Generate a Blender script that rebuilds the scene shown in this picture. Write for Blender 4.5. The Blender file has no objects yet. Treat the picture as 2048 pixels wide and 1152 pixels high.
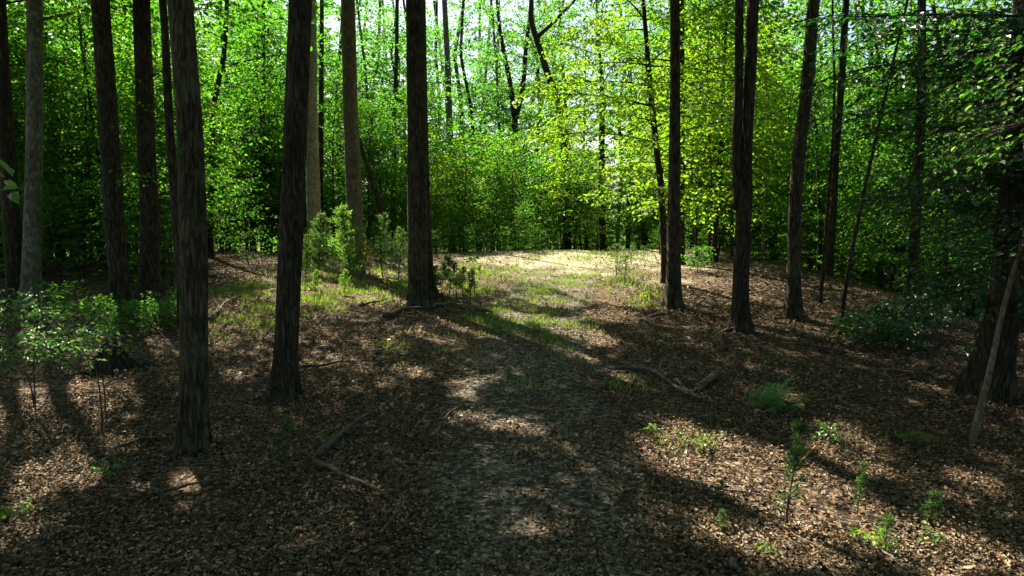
import bpy, math, random
import numpy as np
from mathutils import Vector

# ------------------------------------------------------------------ camera, sky, sun, exposure
scene = bpy.context.scene
C = scene.collection
CAM_H, PITCH, F = 3.2, math.radians(6.0), 1384.0          # metres, downward tilt, focal length in photo pixels (2048 wide)
cam_d = bpy.data.cameras.new('camera'); cam = bpy.data.objects.new('camera', cam_d); C.objects.link(cam)
cam.location = (0, 0, CAM_H); cam.rotation_euler = (math.pi/2 - PITCH, 0, 0)
cam_d.sensor_width = 36; cam_d.lens = 36*F/2048; cam_d.clip_end = 2000; cam_d.clip_start = 0.05
scene.camera = cam

SUN_EL, SUN_AZ = math.radians(50), math.radians(-33)      # azimuth from +Y, negative = to the left
S = np.array([math.sin(SUN_AZ)*math.cos(SUN_EL), math.cos(SUN_AZ)*math.cos(SUN_EL), math.sin(SUN_EL)])
world = bpy.data.worlds.new('World'); scene.world = world; world.use_nodes = True
nt = world.node_tree; nt.nodes.clear()
sky = nt.nodes.new('ShaderNodeTexSky'); sky.sky_type = 'NISHITA'; sky.sun_disc = False
sky.sun_elevation = SUN_EL; sky.sun_rotation = SUN_AZ; sky.air_density = 1.0; sky.dust_density = 2.5; sky.ozone_density = 1.0
bg = nt.nodes.new('ShaderNodeBackground'); bg.inputs['Strength'].default_value = 0.05
wo = nt.nodes.new('ShaderNodeOutputWorld')
nt.links.new(sky.outputs[0], bg.inputs[0]); nt.links.new(bg.outputs[0], wo.inputs[0])
sun_d = bpy.data.lights.new('sun', 'SUN'); sun_d.energy = 5.0; sun_d.angle = math.radians(0.53); sun_d.color = (1.0, 0.90, 0.72)
sun = bpy.data.objects.new('sun', sun_d); C.objects.link(sun)
sun.rotation_euler = Vector(S).to_track_quat('Z', 'Y').to_euler()
vs = scene.view_settings
scene.display_settings.display_device = 'sRGB'
vs.view_transform = 'Standard'; vs.look = 'None'; vs.gamma = 1.0; vs.use_curve_mapping = False
vs.exposure = 2.3
scene.cycles.max_bounces = 5; scene.cycles.diffuse_bounces = 3; scene.cycles.glossy_bounces = 2; scene.cycles.transmission_bounces = 3
scene.cycles.debug_use_spatial_splits = False
scene.cycles.caustics_reflective = False; scene.cycles.caustics_refractive = False

# ------------------------------------------------------------------ helpers
rng = np.random.default_rng(7)
SLOPE = 0.072
_k = np.random.default_rng(3)
_W = [(f, _k.uniform(0, 6.28), _k.uniform(0, 6.28), a) for f, a in
      [(0.35, .05), (0.35, .05), (0.8, .03), (0.9, .03), (1.7, .012), (2.1, .012), (3.3, .006)]]

def wob(x, y):
    z = 0
    for f, p, q, a in _W:
        z = z + a*np.sin(f*x*math.cos(q) + f*y*math.sin(q) + p)*np.cos(f*0.7*x*math.sin(q*1.7) - f*0.8*y*math.cos(q*1.3) + q)
    return z

def softplus(t): return np.logaddexp(0, t)

def gz(x, y):
    """height of the forest floor: a rise towards the crest at 28 m, a bank falling away on the right"""
    x = np.asarray(x, float); y = np.asarray(y, float)
    up = SLOPE*(y - 2.5*softplus((y - 28)/2.5))
    d = 0.16*2.0*softplus((y - 29)/2.0) + 0.42*0.9*softplus((x - 10.2 - 0.06*np.clip(14-y, -6, 8))/0.9)
    d = d + 0.10*3*softplus((-x - 17)/3)
    d = 7.0*np.tanh(d/7.0)
    return up - d + wob(x, y)

FW = np.array([0, math.cos(PITCH), -math.sin(PITCH)]); UP = np.array([0, math.sin(PITCH), math.cos(PITCH)])
CO = np.array([0, 0, CAM_H])
def ray(u, v):
    d = FW + UP*((576 - v)/F); d = d + np.array([(u - 1024)/F, 0, 0]); return d
def gpt(u, v, far=60):
    """the point of the ground seen at a pixel"""
    d = ray(u, v); t = np.linspace(2, far, 3000); p = CO + d*t[:, None]
    h = p[:, 2] - gz(p[:, 0], p[:, 1]); i = np.argmax(h < 0)
    if h[i] >= 0: i = -1
    q = p[i]; return np.array([q[0], q[1], float(gz(q[0], q[1]))])
def dpt(u, v, y):
    """the point at distance y that is seen at a pixel"""
    d = ray(u, v); return CO + d*(y/d[1])
def project(P):
    P = np.atleast_2d(P) - CO; dep = P @ FW
    dd = np.where(dep > 0.3, dep, 0.3)
    return 1024 + F*P[:, 0]/dd, 576 - F*(P @ UP)/dd, dep

def norm(a): return a/np.maximum(np.linalg.norm(a, axis=-1, keepdims=True), 1e-9)

def mesh(name, V, faces, tint=None, smooth=False):
    """faces: list of (M,k) index arrays"""
    me = bpy.data.meshes.new(name)
    V = np.ascontiguousarray(V, np.float32); me.vertices.add(len(V)); me.vertices.foreach_set('co', V.ravel())
    li = np.concatenate([f.ravel() for f in faces]).astype(np.int32)
    lt = np.concatenate([np.full(len(f), f.shape[1], np.int32) for f in faces])
    ls = np.concatenate([[0], np.cumsum(lt)[:-1]]).astype(np.int32)
    me.loops.add(len(li)); me.loops.foreach_set('vertex_index', li)
    me.polygons.add(len(lt)); me.polygons.foreach_set('loop_start', ls); me.polygons.foreach_set('loop_total', lt)
    me.polygons.foreach_set('use_smooth', np.full(len(lt), smooth))
    if tint is not None:
        a = me.attributes.new('tint', 'FLOAT', 'POINT'); a.data.foreach_set('value', np.ascontiguousarray(tint, np.float32))
    me.update(calc_edges=True)
    return me

def obj(name, me, mat, parent=None, loc=(0, 0, 0)):
    o = bpy.data.objects.new(name, me); C.objects.link(o); o.location = loc
    if mat is not None:
        me.materials.clear(); me.materials.append(mat)
    if parent is not None: o.parent = parent
    return o
def tag(o, label, cat, group=None, kind=None):
    o['label'] = label; o['category'] = cat
    if group: o['group'] = group
    if kind: o['kind'] = kind
    return o
def thing(name, loc, label, cat, group=None):
    o = bpy.data.objects.new(name, None); C.objects.link(o); o.location = loc; o.empty_display_size = 0.2
    return tag(o, label, cat, group)
def copy_tree(root, loc, rz, sc, label=None, group=None, tilt=(0, 0)):
    r = root.copy(); C.objects.link(r); r.location = loc; r.rotation_euler = (tilt[0], tilt[1], rz); r.scale = (sc, sc, sc)
    if label: r['label'] = label
    if group: r['group'] = group
    for ch in list(root.children):
        c = ch.copy(); C.objects.link(c); c.parent = r
    return r

def tube(P, R, sides=8, relief=0.0, seed=0, cap=True, flare=0.0, furrow=9):
    """tapering tube along a polyline; relief = depth of bark furrows, flare = root swelling at the base"""
    P = np.asarray(P, float); R = np.asarray(R, float); n = len(P)
    T = norm(np.gradient(P, axis=0))
    ref = np.array([1.0, 0, 0]) if abs(T[0][0]) < 0.8 else np.array([0, 1.0, 0])
    A = norm(np.cross(T, np.cross(ref, T))); B = np.cross(T, A)
    th = np.linspace(0, 2*math.pi, sides, endpoint=False)
    rr = np.repeat(R[:, None], sides, 1)
    s = np.concatenate([[0], np.cumsum(np.linalg.norm(np.diff(P, axis=0), axis=1))])
    if relief:
        k = np.random.default_rng(seed)
        w = 0
        for j in range(3):
            w = w + np.sin(th[None, :]*k.integers(furrow-2, furrow+4) + 1.3*np.sin(s[:, None]*k.uniform(1.2, 3.5) + k.uniform(0, 6)) + k.uniform(0, 6))
        low = np.sin(th[None, :]*2 + s[:, None]*0.6 + k.uniform(0, 6)) + np.sin(th[None, :]*3 - s[:, None]*0.9 + k.uniform(0, 6))
        rr = rr*(1 + relief*(0.5*w/1.5 + 0.35*low)) + k.normal(0, relief*0.12, rr.shape)*rr
    if flare:
        k = np.random.default_rng(seed + 5); nl = k.integers(4, 7)
        lob = 0.55 + 0.45*np.cos(th[None, :]*nl + k.uniform(0, 6)) + 0.25*np.cos(th[None, :]*2 + k.uniform(0, 6))
        rr = rr*(1 + flare*np.exp(-np.maximum(s - 0.12, 0)[:, None]/(2.0*R[0]))*lob)
    V = P[:, None, :] + rr[..., None]*(np.cos(th)[None, :, None]*A[:, None, :] + np.sin(th)[None, :, None]*B[:, None, :])
    V = V.reshape(-1, 3)
    i = np.arange(n-1)[:, None]*sides; j = np.arange(sides)[None, :]; jn = (j + 1) % sides
    Q = np.stack([i + j, i + jn, i + sides + jn, i + sides + j], -1).reshape(-1, 4)
    fs = [Q]
    if cap:
        fs.append(np.array([[k for k in range(sides)][::-1]])); fs.append(np.array([[(n-1)*sides + k for k in range(sides)]]))
    return V, fs
def join(parts):
    Vs, Fs, off = [], {}, 0
    for V, fs in parts:
        Vs.append(V)
        for f in fs: Fs.setdefault(f.shape[1], []).append(f + off)
        off += len(V)
    return np.concatenate(Vs), [np.concatenate(v) for v in Fs.values()]

def resample(P, step):
    P = np.asarray(P, float)
    s = np.concatenate([[0], np.cumsum(np.linalg.norm(np.diff(P[:, :3], axis=0), axis=1))])
    n = max(3, int(s[-1]/step) + 1); t = np.linspace(0, s[-1], n)
    # smooth: Catmull-like by cubic through numpy interp on a softened polyline
    out = np.stack([np.interp(t, s, P[:, k]) for k in range(P.shape[1])], 1)
    for _ in range(min(14, max(1, int(0.6/step)))):
        out[1:-1] = 0.25*out[:-2] + 0.5*out[1:-1] + 0.25*out[2:]
    return out

# ---- leaves
def leaf_mesh_arrays(P, A, N, L, W, fold=0.18, k=None, six=False):
    """each leaf a folded pointed blade of two (or four) triangles"""
    A = norm(A); B = norm(np.cross(N, A)); N = np.cross(A, B)
    L = L[:, None]; W = W[:, None]
    if not six:
        v = np.stack([P, P + A*L*0.45 + B*W*0.5 + N*W*fold, P + A*L - N*L*0.12, P + A*L*0.45 - B*W*0.5 + N*W*fold], 1)
        n = len(P); b = np.arange(n)[:, None]*4
        F_ = np.concatenate([b + np.array([[0, 2, 1]]), b + np.array([[0, 3, 2]])])
        return v.reshape(-1, 3), [F_]
    v = np.stack([P, P + A*L*0.3 + B*W*0.48 + N*W*fold, P + A*L*0.68 + B*W*0.36 + N*W*fold, P + A*L - N*L*0.15,
                  P + A*L*0.68 - B*W*0.36 + N*W*fold, P + A*L*0.3 - B*W*0.48 + N*W*fold], 1)
    b = np.arange(len(P))[:, None]*6
    F_ = np.concatenate([b + np.array([[0, 3, 2]]), b + np.array([[0, 2, 1]]), b + np.array([[0, 4, 3]]), b + np.array([[0, 5, 4]])])
    return v.reshape(-1, 3), [F_]

def fans(k, O, D, L, leaf=0.11, spacing=0.085, rise=0.12, droop=0.25, twig_gap=0.17, tilt=0.3, spread=0.5, jit=0.75):
    """branches O + direction D, length L; each carries two rows of twigs with leaves in one near-level spray"""
    Ps, As, Ns, wood = [], [], [], []
    for o, d, l in zip(O, D, L):
        dh = norm(d)
        side = norm(np.cross(dh, [0, 0, 1.0]) + k.normal(0, tilt, 3)*0.6); nrm = norm(np.cross(side, dh))
        if nrm[2] < 0: nrm = -nrm
        m = max(4, int(l/twig_gap)); t = (np.arange(m) + k.uniform(0.2, 0.8, m))/m
        t = 0.12 + 0.88*t
        bend = side*k.normal(0, 0.12)
        def pos(tt): return o + dh*l*tt[..., None] + np.array([0, 0, 1.0])*(l*(rise*tt - droop*tt**2))[..., None] + bend*(l*tt**2)[..., None]
        tw = spread*l*np.clip((0.25 + t)*(1.12 - t)*1.9, 0.12, 1)*k.uniform(0.6, 1.15, m)
        sg = np.where(np.arange(m) % 2 == 0, 1.0, -1.0)
        tang = norm(dh + np.array([0, 0, 1.0])*(rise - 2*droop*t)[:, None])
        td = norm(tang*k.uniform(0.5, 0.9, m)[:, None] + side*sg[:, None] + nrm*k.normal(0, 0.18, m)[:, None])
        base = pos(t)
        cnt = np.maximum(2, (tw/spacing).astype(int)); idx = np.repeat(np.arange(m), cnt)
        s = np.concatenate([(np.arange(c) + 0.6)/c for c in cnt])
        q = base[idx] + td[idx]*(tw[idx]*s)[:, None] - np.array([0, 0, 1.0])*(0.18*tw[idx]*s**2)[:, None]
        q = q + k.normal(0, 0.018, q.shape)
        alt = np.where(np.arange(len(s)) % 2 == 0, 1.0, -1.0)
        lat = np.cross(nrm, td)[idx]
        a = norm(td[idx] + lat*alt[:, None]*0.9 + k.normal(0, 0.25, q.shape) - np.array([0, 0, 0.45]))
        n_ = norm(nrm[None, :] + k.normal(0, jit, q.shape))
        Ps.append(q); As.append(a); Ns.append(n_)
        wood.append((o, pos(np.linspace(0, 0.93, 6)), l, [(base[j], td[j], tw[j]) for j in range(m)]))
    return np.concatenate(Ps), np.concatenate(As), np.concatenate(Ns), wood

# canopy gaps: where the sun reaches the floor (pixel of the floor, half-axes, slant, strength)
GAPS = [(2000,1125,90,30,10,.8),(1990,930,50,9,18,.5),(1200,590,90,10,12,.5),(1060,690,70,9,15,.4),(1180,720,70,9,12,.4),(880,685,60,9,10,.3),(1120,560,120,9,8,.8),(1380,690,70,8,15,.3),(1500,740,80,8,12,.2),(1350,850,60,12,15,.5),(1190,508,200,20,0,1),(1060,530,170,24,5,.95),(930,545,90,20,0,.85),(650,590,120,30,0,.85),(480,560,60,20,0,.6),(760,600,60,18,0,.6),
 (1150,670,110,17,18,.95),(1010,640,60,14,15,.8),(940,660,70,15,20,.9),(1100,600,60,14,10,.7),(700,640,70,10,0,.15),(640,740,100,16,0,.12),
 (780,705,60,12,0,.12),(840,760,50,14,0,.1),(960,775,50,15,0,.8),(955,850,55,17,0,.8),(1040,868,70,12,0,.65),(940,805,34,11,0,.7),
 (1240,765,60,16,15,.85),(1310,790,60,12,15,.65),(1230,635,60,18,0,.75),(1280,585,60,20,0,.75),(1560,590,140,20,15,.7),(1640,640,100,18,25,.7),
 (1750,575,70,12,10,.75),(1450,930,175,58,10,.97),(1640,1000,150,62,20,.95),(1700,900,90,40,25,.9),(1850,1095,200,52,12,.97),(1560,1100,160,40,10,.8),
 (1980,1000,80,25,20,.6),(1440,806,44,9,15,.8),(1820,950,60,12,20,.7),(90,985,115,42,-15,.97),(200,905,90,28,-10,.75),(40,830,60,20,-15,.75),
 (330,985,80,25,-10,.7),(30,1080,70,40,-20,.7),(450,760,50,12,0,.6),(1860,770,60,9,10,.6)]
_f = np.random.default_rng(17)
for _q in range(110):
    _v = 600 + 540*_f.random()**1.2; _sc = (_v - 400)/400
    GAPS.append((_f.uniform(0, 2048), _v, _f.uniform(12, 42)*_sc, _f.uniform(4, 9)*_sc, _f.uniform(0, 22), _f.uniform(.05, .9)))
LIT = []   # (point, radius, strength): foliage that stands in the sun
def sun_keep(P, k, prob=False):
    t = (P[:, 2] - SLOPE*P[:, 1])/(S[2] - SLOPE*S[1])
    G = P - S*t[:, None]
    u, v, dep = project(G)
    p = np.ones(len(P))
    wn = 1 + 0.35*np.sin(G[:, 0]*3.1 + 1.0)*np.cos(G[:, 1]*2.7) + 0.25*np.sin(G[:, 0]*7 + G[:, 1]*5)
    for (cu, cv, ru, rv, ang, st) in GAPS:
        c, s = math.cos(math.radians(ang)), math.sin(math.radians(ang))
        du, dv = u - cu, v - cv
        r2 = ((du*c + dv*s)/ru)**2 + ((-du*s + dv*c)/rv)**2
        p *= 1 - st**.3*np.clip(1.8*(1.45 - r2*wn), 0, 1)
    p[(dep < 1)] = 1
    vp = project(P)[1]; hi = np.where(vp < -30, 1.0, .35)          # leaves above the frame are thinned harder to let sun onto LIT foliage
    for (T, R, st) in LIT:
        D = P - T; al = D @ S; per = np.linalg.norm(D - al[:, None]*S, axis=1)
        p *= 1 - st*hi*np.clip(2.2*(1 - per/R), 0, 1)*(al > 2.2)
    return p if prob else k.random(len(P)) < p

# ------------------------------------------------------------------ materials
def new_mat(name):
    m = bpy.data.materials.new(name); m.use_nodes = True; m.node_tree.nodes.clear(); return m, m.node_tree
def N(t, kind, **kw):
    n = t.nodes.new(kind)
    for a, b in kw.items(): setattr(n, a, b)
    return n
def ramp(t, stops):
    r = N(t, 'ShaderNodeValToRGB'); e = r.color_ramp.elements
    while len(e) < len(stops): e.new(0.5)
    for q, (p, c) in zip(e, stops): q.position = p; q.color = (*c, 1)
    return r
def leaf_mat(name, refl, trans, tw=0.5, gloss=0.03, rough=0.5, vary=0.5):
    """refl / trans: colour stops over the leaf's own random tint"""
    m, t = new_mat(name)
    at = N(t, 'ShaderNodeAttribute', attribute_name='tint'); oi = N(t, 'ShaderNodeObjectInfo')
    mx = N(t, 'ShaderNodeMath', operation='MULTIPLY_ADD'); mx.inputs[1].default_value = 1 - vary*0.5
    sc = N(t, 'ShaderNodeMath', operation='MULTIPLY'); sc.inputs[1].default_value = vary*0.5
    t.links.new(oi.outputs['Random'], sc.inputs[0]); t.links.new(at.outputs['Fac'], mx.inputs[0]); t.links.new(sc.outputs[0], mx.inputs[2])
    r1 = ramp(t, refl); r2 = ramp(t, trans)
    t.links.new(mx.outputs[0], r1.inputs[0]); t.links.new(mx.outputs[0], r2.inputs[0])
    d = N(t, 'ShaderNodeBsdfDiffuse'); tr = N(t, 'ShaderNodeBsdfTranslucent'); g = N(t, 'ShaderNodeBsdfGlossy'); g.inputs['Roughness'].default_value = rough
    g.inputs['Color'].default_value = (0.85, 0.9, 0.9, 1)
    t.links.new(r1.outputs[0], d.inputs[0]); t.links.new(r2.outputs[0], tr.inputs[0])
    a = N(t, 'ShaderNodeMixShader'); a.inputs[0].default_value = tw
    b = N(t, 'ShaderNodeMixShader'); b.inputs[0].default_value = gloss
    t.links.new(d.outputs[0], a.inputs[1]); t.links.new(tr.outputs[0], a.inputs[2])
    t.links.new(a.outputs[0], b.inputs[1]); t.links.new(g.outputs[0], b.inputs[2])
    o = N(t, 'ShaderNodeOutputMaterial'); t.links.new(b.outputs[0], o.inputs[0])
    return m
M = {}
M['leaf'] = leaf_mat('broad_leaf', [(0, (.018, .062, .008)), (.5, (.034, .10, .010)), (1, (.075, .145, .012))],
                     [(0, (.05, .24, .012)), (.5, (.11, .36, .012)), (1, (.28, .46, .012))])
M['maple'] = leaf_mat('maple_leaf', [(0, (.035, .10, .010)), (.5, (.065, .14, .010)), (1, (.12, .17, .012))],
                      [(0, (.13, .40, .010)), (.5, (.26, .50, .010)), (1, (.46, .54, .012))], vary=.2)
M['far_leaf'] = leaf_mat('far_leaf', [(0, (.025, .075, .02)), (.5, (.04, .11, .02)), (1, (.08, .15, .02))],
                         [(0, (.07, .27, .04)), (.5, (.13, .38, .035)), (1, (.26, .46, .03))])
M['holly'] = leaf_mat('glossy_leaf', [(0, (.010, .032, .012)), (.6, (.016, .05, .014)), (1, (.03, .08, .012))],
                      [(0, (.02, .10, .01)), (.6, (.04, .22, .01)), (1, (.08, .34, .01))], tw=.4, gloss=.07, rough=.4)
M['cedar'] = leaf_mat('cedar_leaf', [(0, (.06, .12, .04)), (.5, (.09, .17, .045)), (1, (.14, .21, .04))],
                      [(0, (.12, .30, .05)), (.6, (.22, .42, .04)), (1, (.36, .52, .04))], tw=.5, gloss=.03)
M['fern'] = leaf_mat('fern_leaf', [(0, (.08, .22, .065)), (1, (.14, .31, .08))], [(0, (.08, .32, .05)), (1, (.16, .40, .05))], tw=.35, gloss=.03)
M['pale_leaf'] = leaf_mat('pale_leaf', [(0, (.06, .15, .03)), (1, (.12, .21, .03))], [(0, (.08, .28, .03)), (1, (.18, .38, .03))], tw=.35, gloss=.06, rough=.45)
M['grass'] = leaf_mat('grass_blade', [(0, (.05, .10, .018)), (.5, (.10, .15, .02)), (1, (.26, .22, .08))], [(0, (.10, .26, .02)), (.5, (.2, .34, .02)), (1, (.34, .32, .06))], tw=.4, gloss=.05)
M['litter'] = leaf_mat('dead_leaf', [(0, (.028, .020, .012)), (.3, (.080, .054, .031)), (.6, (.18, .125, .074)), (.85, (.29, .21, .125)), (.97, (.38, .295, .18)), (1, (.22, .06, .025))],
                       [(0, (.03, .015, .006)), (.5, (.14, .07, .02)), (1, (.26, .16, .05))], tw=.15, gloss=.025, rough=.55, vary=0)

def bark_mat(name, dark, mid, light, zs=0.18, scale=26, bump=0.9, moss=0.0, crack=.8):
    m, t = new_mat(name)
    tc = N(t, 'ShaderNodeTexCoord'); mp = N(t, 'ShaderNodeMapping'); mp.inputs['Scale'].default_value = (1, 1, zs)
    t.links.new(tc.outputs['Object'], mp.inputs[0])
    n1 = N(t, 'ShaderNodeTexNoise'); n1.inputs['Scale'].default_value = scale; n1.inputs['Detail'].default_value = 6; n1.inputs['Roughness'].default_value = .65
    t.links.new(mp.outputs[0], n1.inputs[0])
    n2 = N(t, 'ShaderNodeTexNoise'); n2.inputs['Scale'].default_value = 2.2; n2.inputs['Detail'].default_value = 4
    t.links.new(tc.outputs['Object'], n2.inputs[0])
    r = ramp(t, [(.30, dark), (.5, mid), (.68, light)])
    ad = N(t, 'ShaderNodeMath', operation='MULTIPLY_ADD'); ad.inputs[1].default_value = .35
    t.links.new(n2.outputs[0], ad.inputs[0])
    sb = N(t, 'ShaderNodeMath', operation='SUBTRACT'); sb.inputs[1].default_value = .175; t.links.new(n1.outputs[0], sb.inputs[0]); t.links.new(sb.outputs[0], ad.inputs[2])
    t.links.new(ad.outputs[0], r.inputs[0])
    col = r.outputs[0]
    # cracks between the bark plates
    ds = N(t, 'ShaderNodeMix', data_type='RGBA'); ds.inputs[0].default_value = .10; n4 = N(t, 'ShaderNodeTexNoise'); n4.inputs['Scale'].default_value = 9; n4.inputs['Detail'].default_value = 3
    t.links.new(mp.outputs[0], n4.inputs[0]); t.links.new(mp.outputs[0], ds.inputs[6]); t.links.new(n4.outputs['Color'], ds.inputs[7])
    vo = N(t, 'ShaderNodeTexVoronoi', feature='DISTANCE_TO_EDGE'); vo.inputs['Scale'].default_value = scale*.75; t.links.new(ds.outputs[2], vo.inputs[0])
    rc = ramp(t, [(0, (.25, .25, .25)), (.16, (1, 1, 1))]); t.links.new(vo.outputs['Distance'], rc.inputs[0])
    mc = N(t, 'ShaderNodeMix', data_type='RGBA', blend_type='MULTIPLY'); mc.inputs[0].default_value = crack; t.links.new(col, mc.inputs[6]); t.links.new(rc.outputs[0], mc.inputs[7]); col = mc.outputs[2]
    hs = N(t, 'ShaderNodeMath', operation='MULTIPLY_ADD'); hs.inputs[1].default_value = crack*.9; t.links.new(rc.outputs[0], hs.inputs[0]); t.links.new(n1.outputs[0], hs.inputs[2])
    if moss:
        n3 = N(t, 'ShaderNodeTexNoise'); n3.inputs['Scale'].default_value = 5; n3.inputs['Detail'].default_value = 5; t.links.new(tc.outputs['Object'], n3.inputs[0])
        r3 = ramp(t, [(.5, (0, 0, 0)), (.62, (moss, moss, moss))]); t.links.new(n3.outputs[0], r3.inputs[0])
        mx = N(t, 'ShaderNodeMix', data_type='RGBA'); mx.inputs[7].default_value = (.085, .095, .05, 1)
        t.links.new(r3.outputs[0], mx.inputs[0]); t.links.new(col, mx.inputs[6]); col = mx.outputs[2]
    b = N(t, 'ShaderNodeBump'); b.inputs['Strength'].default_value = bump; b.inputs['Distance'].default_value = .03; t.links.new(hs.outputs[0], b.inputs['Height'])
    p = N(t, 'ShaderNodeBsdfPrincipled'); p.inputs['Roughness'].default_value = .9; p.inputs['Specular IOR Level'].default_value = .2
    t.links.new(col, p.inputs['Base Color']); t.links.new(b.outputs[0], p.inputs['Normal'])
    o = N(t, 'ShaderNodeOutputMaterial'); t.links.new(p.outputs[0], o.inputs[0])
    return m
M['bark'] = bark_mat('bark_brown', (.016, .013, .009), (.050, .039, .027), (.11, .088, .062))
M['bark_moss'] = bark_mat('bark_mossy', (.018, .015, .010), (.060, .046, .030), (.135, .108, .074), moss=.5)
M['bark_grey'] = bark_mat('bark_pale_grey', (.12, .10, .075), (.26, .225, .17), (.40, .36, .28), zs=.6, scale=18, bump=.5, crack=.25)
M['bark_mid'] = bark_mat('bark_grey_brown', (.07, .052, .038), (.16, .125, .09), (.26, .215, .16), zs=.35, scale=22, bump=.7, crack=.5)
M['bark_lichen'] = bark_mat('bark_lichen', (.05, .048, .038), (.13, .125, .10), (.26, .26, .21), zs=.5, scale=16, bump=.6, moss=.7, crack=.3)
M['twig'] = bark_mat('twig_bark', (.04, .03, .022), (.10, .08, .06), (.19, .155, .12), scale=40, bump=.5)
M['deadwood'] = bark_mat('dead_wood', (.06, .045, .035), (.17, .135, .105), (.34, .29, .24), scale=34, bump=.7)
M['rotten'] = bark_mat('rotten_wood', (.012, .009, .007), (.035, .026, .02), (.08, .06, .045), scale=18, bump=1.0)
M['heartwood'] = bark_mat('orange_heartwood', (.20, .09, .03), (.38, .19, .06), (.50, .30, .12), scale=30, bump=.4)

def floor_mat(name, cols, straw, grass_amt):
    m, t = new_mat(name)
    tc = N(t, 'ShaderNodeTexCoord')
    v = N(t, 'ShaderNodeTexVoronoi'); v.inputs['Scale'].default_value = 30; v.inputs['Randomness'].default_value = 1
    n0 = N(t, 'ShaderNodeTexNoise'); n0.inputs['Scale'].default_value = 9; n0.inputs['Detail'].default_value = 3
    mp = N(t, 'ShaderNodeMix', data_type='RGBA'); mp.inputs[0].default_value = .12
    t.links.new(tc.outputs['Object'], n0.inputs[0]); t.links.new(tc.outputs['Object'], mp.inputs[6]); t.links.new(n0.outputs['Color'], mp.inputs[7]); t.links.new(mp.outputs[2], v.inputs[0])
    bw = N(t, 'ShaderNodeSeparateColor'); t.links.new(v.outputs['Color'], bw.inputs[0])
    r = ramp(t, cols); t.links.new(bw.outputs[0], r.inputs[0])
    # dry straw and low green, more of it on the open crest
    geo = N(t, 'ShaderNodeSeparateXYZ'); t.links.new(tc.outputs['Object'], geo.inputs[0])
    n1 = N(t, 'ShaderNodeTexNoise'); n1.inputs['Scale'].default_value = .7; n1.inputs['Detail'].default_value = 5; t.links.new(tc.outputs['Object'], n1.inputs[0])
    mr = N(t, 'ShaderNodeMapRange'); mr.inputs[1].default_value = 9; mr.inputs[2].default_value = 2
    vd = N(t, 'ShaderNodeVectorMath', operation='DISTANCE'); vd.inputs[1].default_value = (3.0, 26.5, 2.0); t.links.new(tc.outputs['Object'], vd.inputs[0]); t.links.new(vd.outputs['Value'], mr.inputs[0])
    m1 = N(t, 'ShaderNodeMath', operation='MULTIPLY_ADD'); m1.inputs[1].default_value = .55; m1.inputs[2].default_value = -.12
    t.links.new(mr.outputs[0], m1.inputs[0])
    m2 = N(t, 'ShaderNodeMath', operation='ADD'); t.links.new(m1.outputs[0], m2.inputs[0]); t.links.new(n1.outputs[0], m2.inputs[1])
    r2 = ramp(t, [(.55, (0, 0, 0)), (.85, (straw, straw, straw))]); t.links.new(m2.outputs[0], r2.inputs[0])
    n2 = N(t, 'ShaderNodeTexNoise'); n2.inputs['Scale'].default_value = 14; n2.inputs['Detail'].default_value = 6; t.links.new(tc.outputs['Object'], n2.inputs[0])
    r3 = ramp(t, [(.3, (.13, .115, .065)), (.5, (.32, .285, .19)), (.7, (.50, .46, .34))]); t.links.new(n2.outputs[0], r3.inputs[0])
    mx = N(t, 'ShaderNodeMix', data_type='RGBA'); t.links.new(r2.outputs[0], mx.inputs[0]); t.links.new(r.outputs[0], mx.inputs[6]); t.links.new(r3.outputs[0], mx.inputs[7])
    b = N(t, 'ShaderNodeBump'); b.inputs['Strength'].default_value = 1; b.inputs['Distance'].default_value = .05
    ad = N(t, 'ShaderNodeMath', operation='ADD'); t.links.new(bw.outputs[1], ad.inputs[0]); t.links.new(n2.outputs[0], ad.inputs[1]); t.links.new(ad.outputs[0], b.inputs['Height'])
    p = N(t, 'ShaderNodeBsdfPrincipled'); p.inputs['Roughness'].default_value = .95; p.inputs['Specular IOR Level'].default_value = .15
    t.links.new(mx.outputs[2], p.inputs['Base Color']); t.links.new(b.outputs[0], p.inputs['Normal'])
    o = N(t, 'ShaderNodeOutputMaterial'); t.links.new(p.outputs[0], o.inputs[0])
    return m
M['floor'] = floor_mat('forest_floor', [(0, (.012, .008, .005)), (.35, (.03, .02, .012)), (.7, (.085, .055, .032)), (1, (.22, .155, .095))], .9, .3)
M['path'] = floor_mat('worn_path', [(0, (.016, .013, .010)), (.35, (.045, .037, .029)), (.7, (.105, .088, .068)), (1, (.25, .215, .165))], .9, .3)

# ------------------------------------------------------------------ the setting: ground and path
def axis(lo, hi, c, fine, near, grow):
    a = [c]
    while a[-1] < hi: a.append(a[-1] + max(fine, (abs(a[-1] - c) - near)*grow))
    b = [c]
    while b[-1] > lo: b.append(b[-1] - max(fine, (abs(b[-1] - c) - near)*grow))
    return np.array(sorted(set(a + b)))
xs = axis(-220, 220, 0, .22, 14, .10); ys = axis(-160, 320, 14, .22, 18, .10)
X, Y = np.meshgrid(xs, ys); Z = gz(X, Y)
V = np.stack([X, Y, Z], -1).reshape(-1, 3); nx, ny = len(xs), len(ys)
i = np.arange(ny-1)[:, None]*nx; j = np.arange(nx-1)[None, :]
Q = np.stack([i+j, i+j+1, i+nx+j+1, i+nx+j], -1).reshape(-1, 4)
ground = obj('ground', mesh('ground', V, [Q], smooth=True), M['floor']); ground['kind'] = 'structure'

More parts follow.
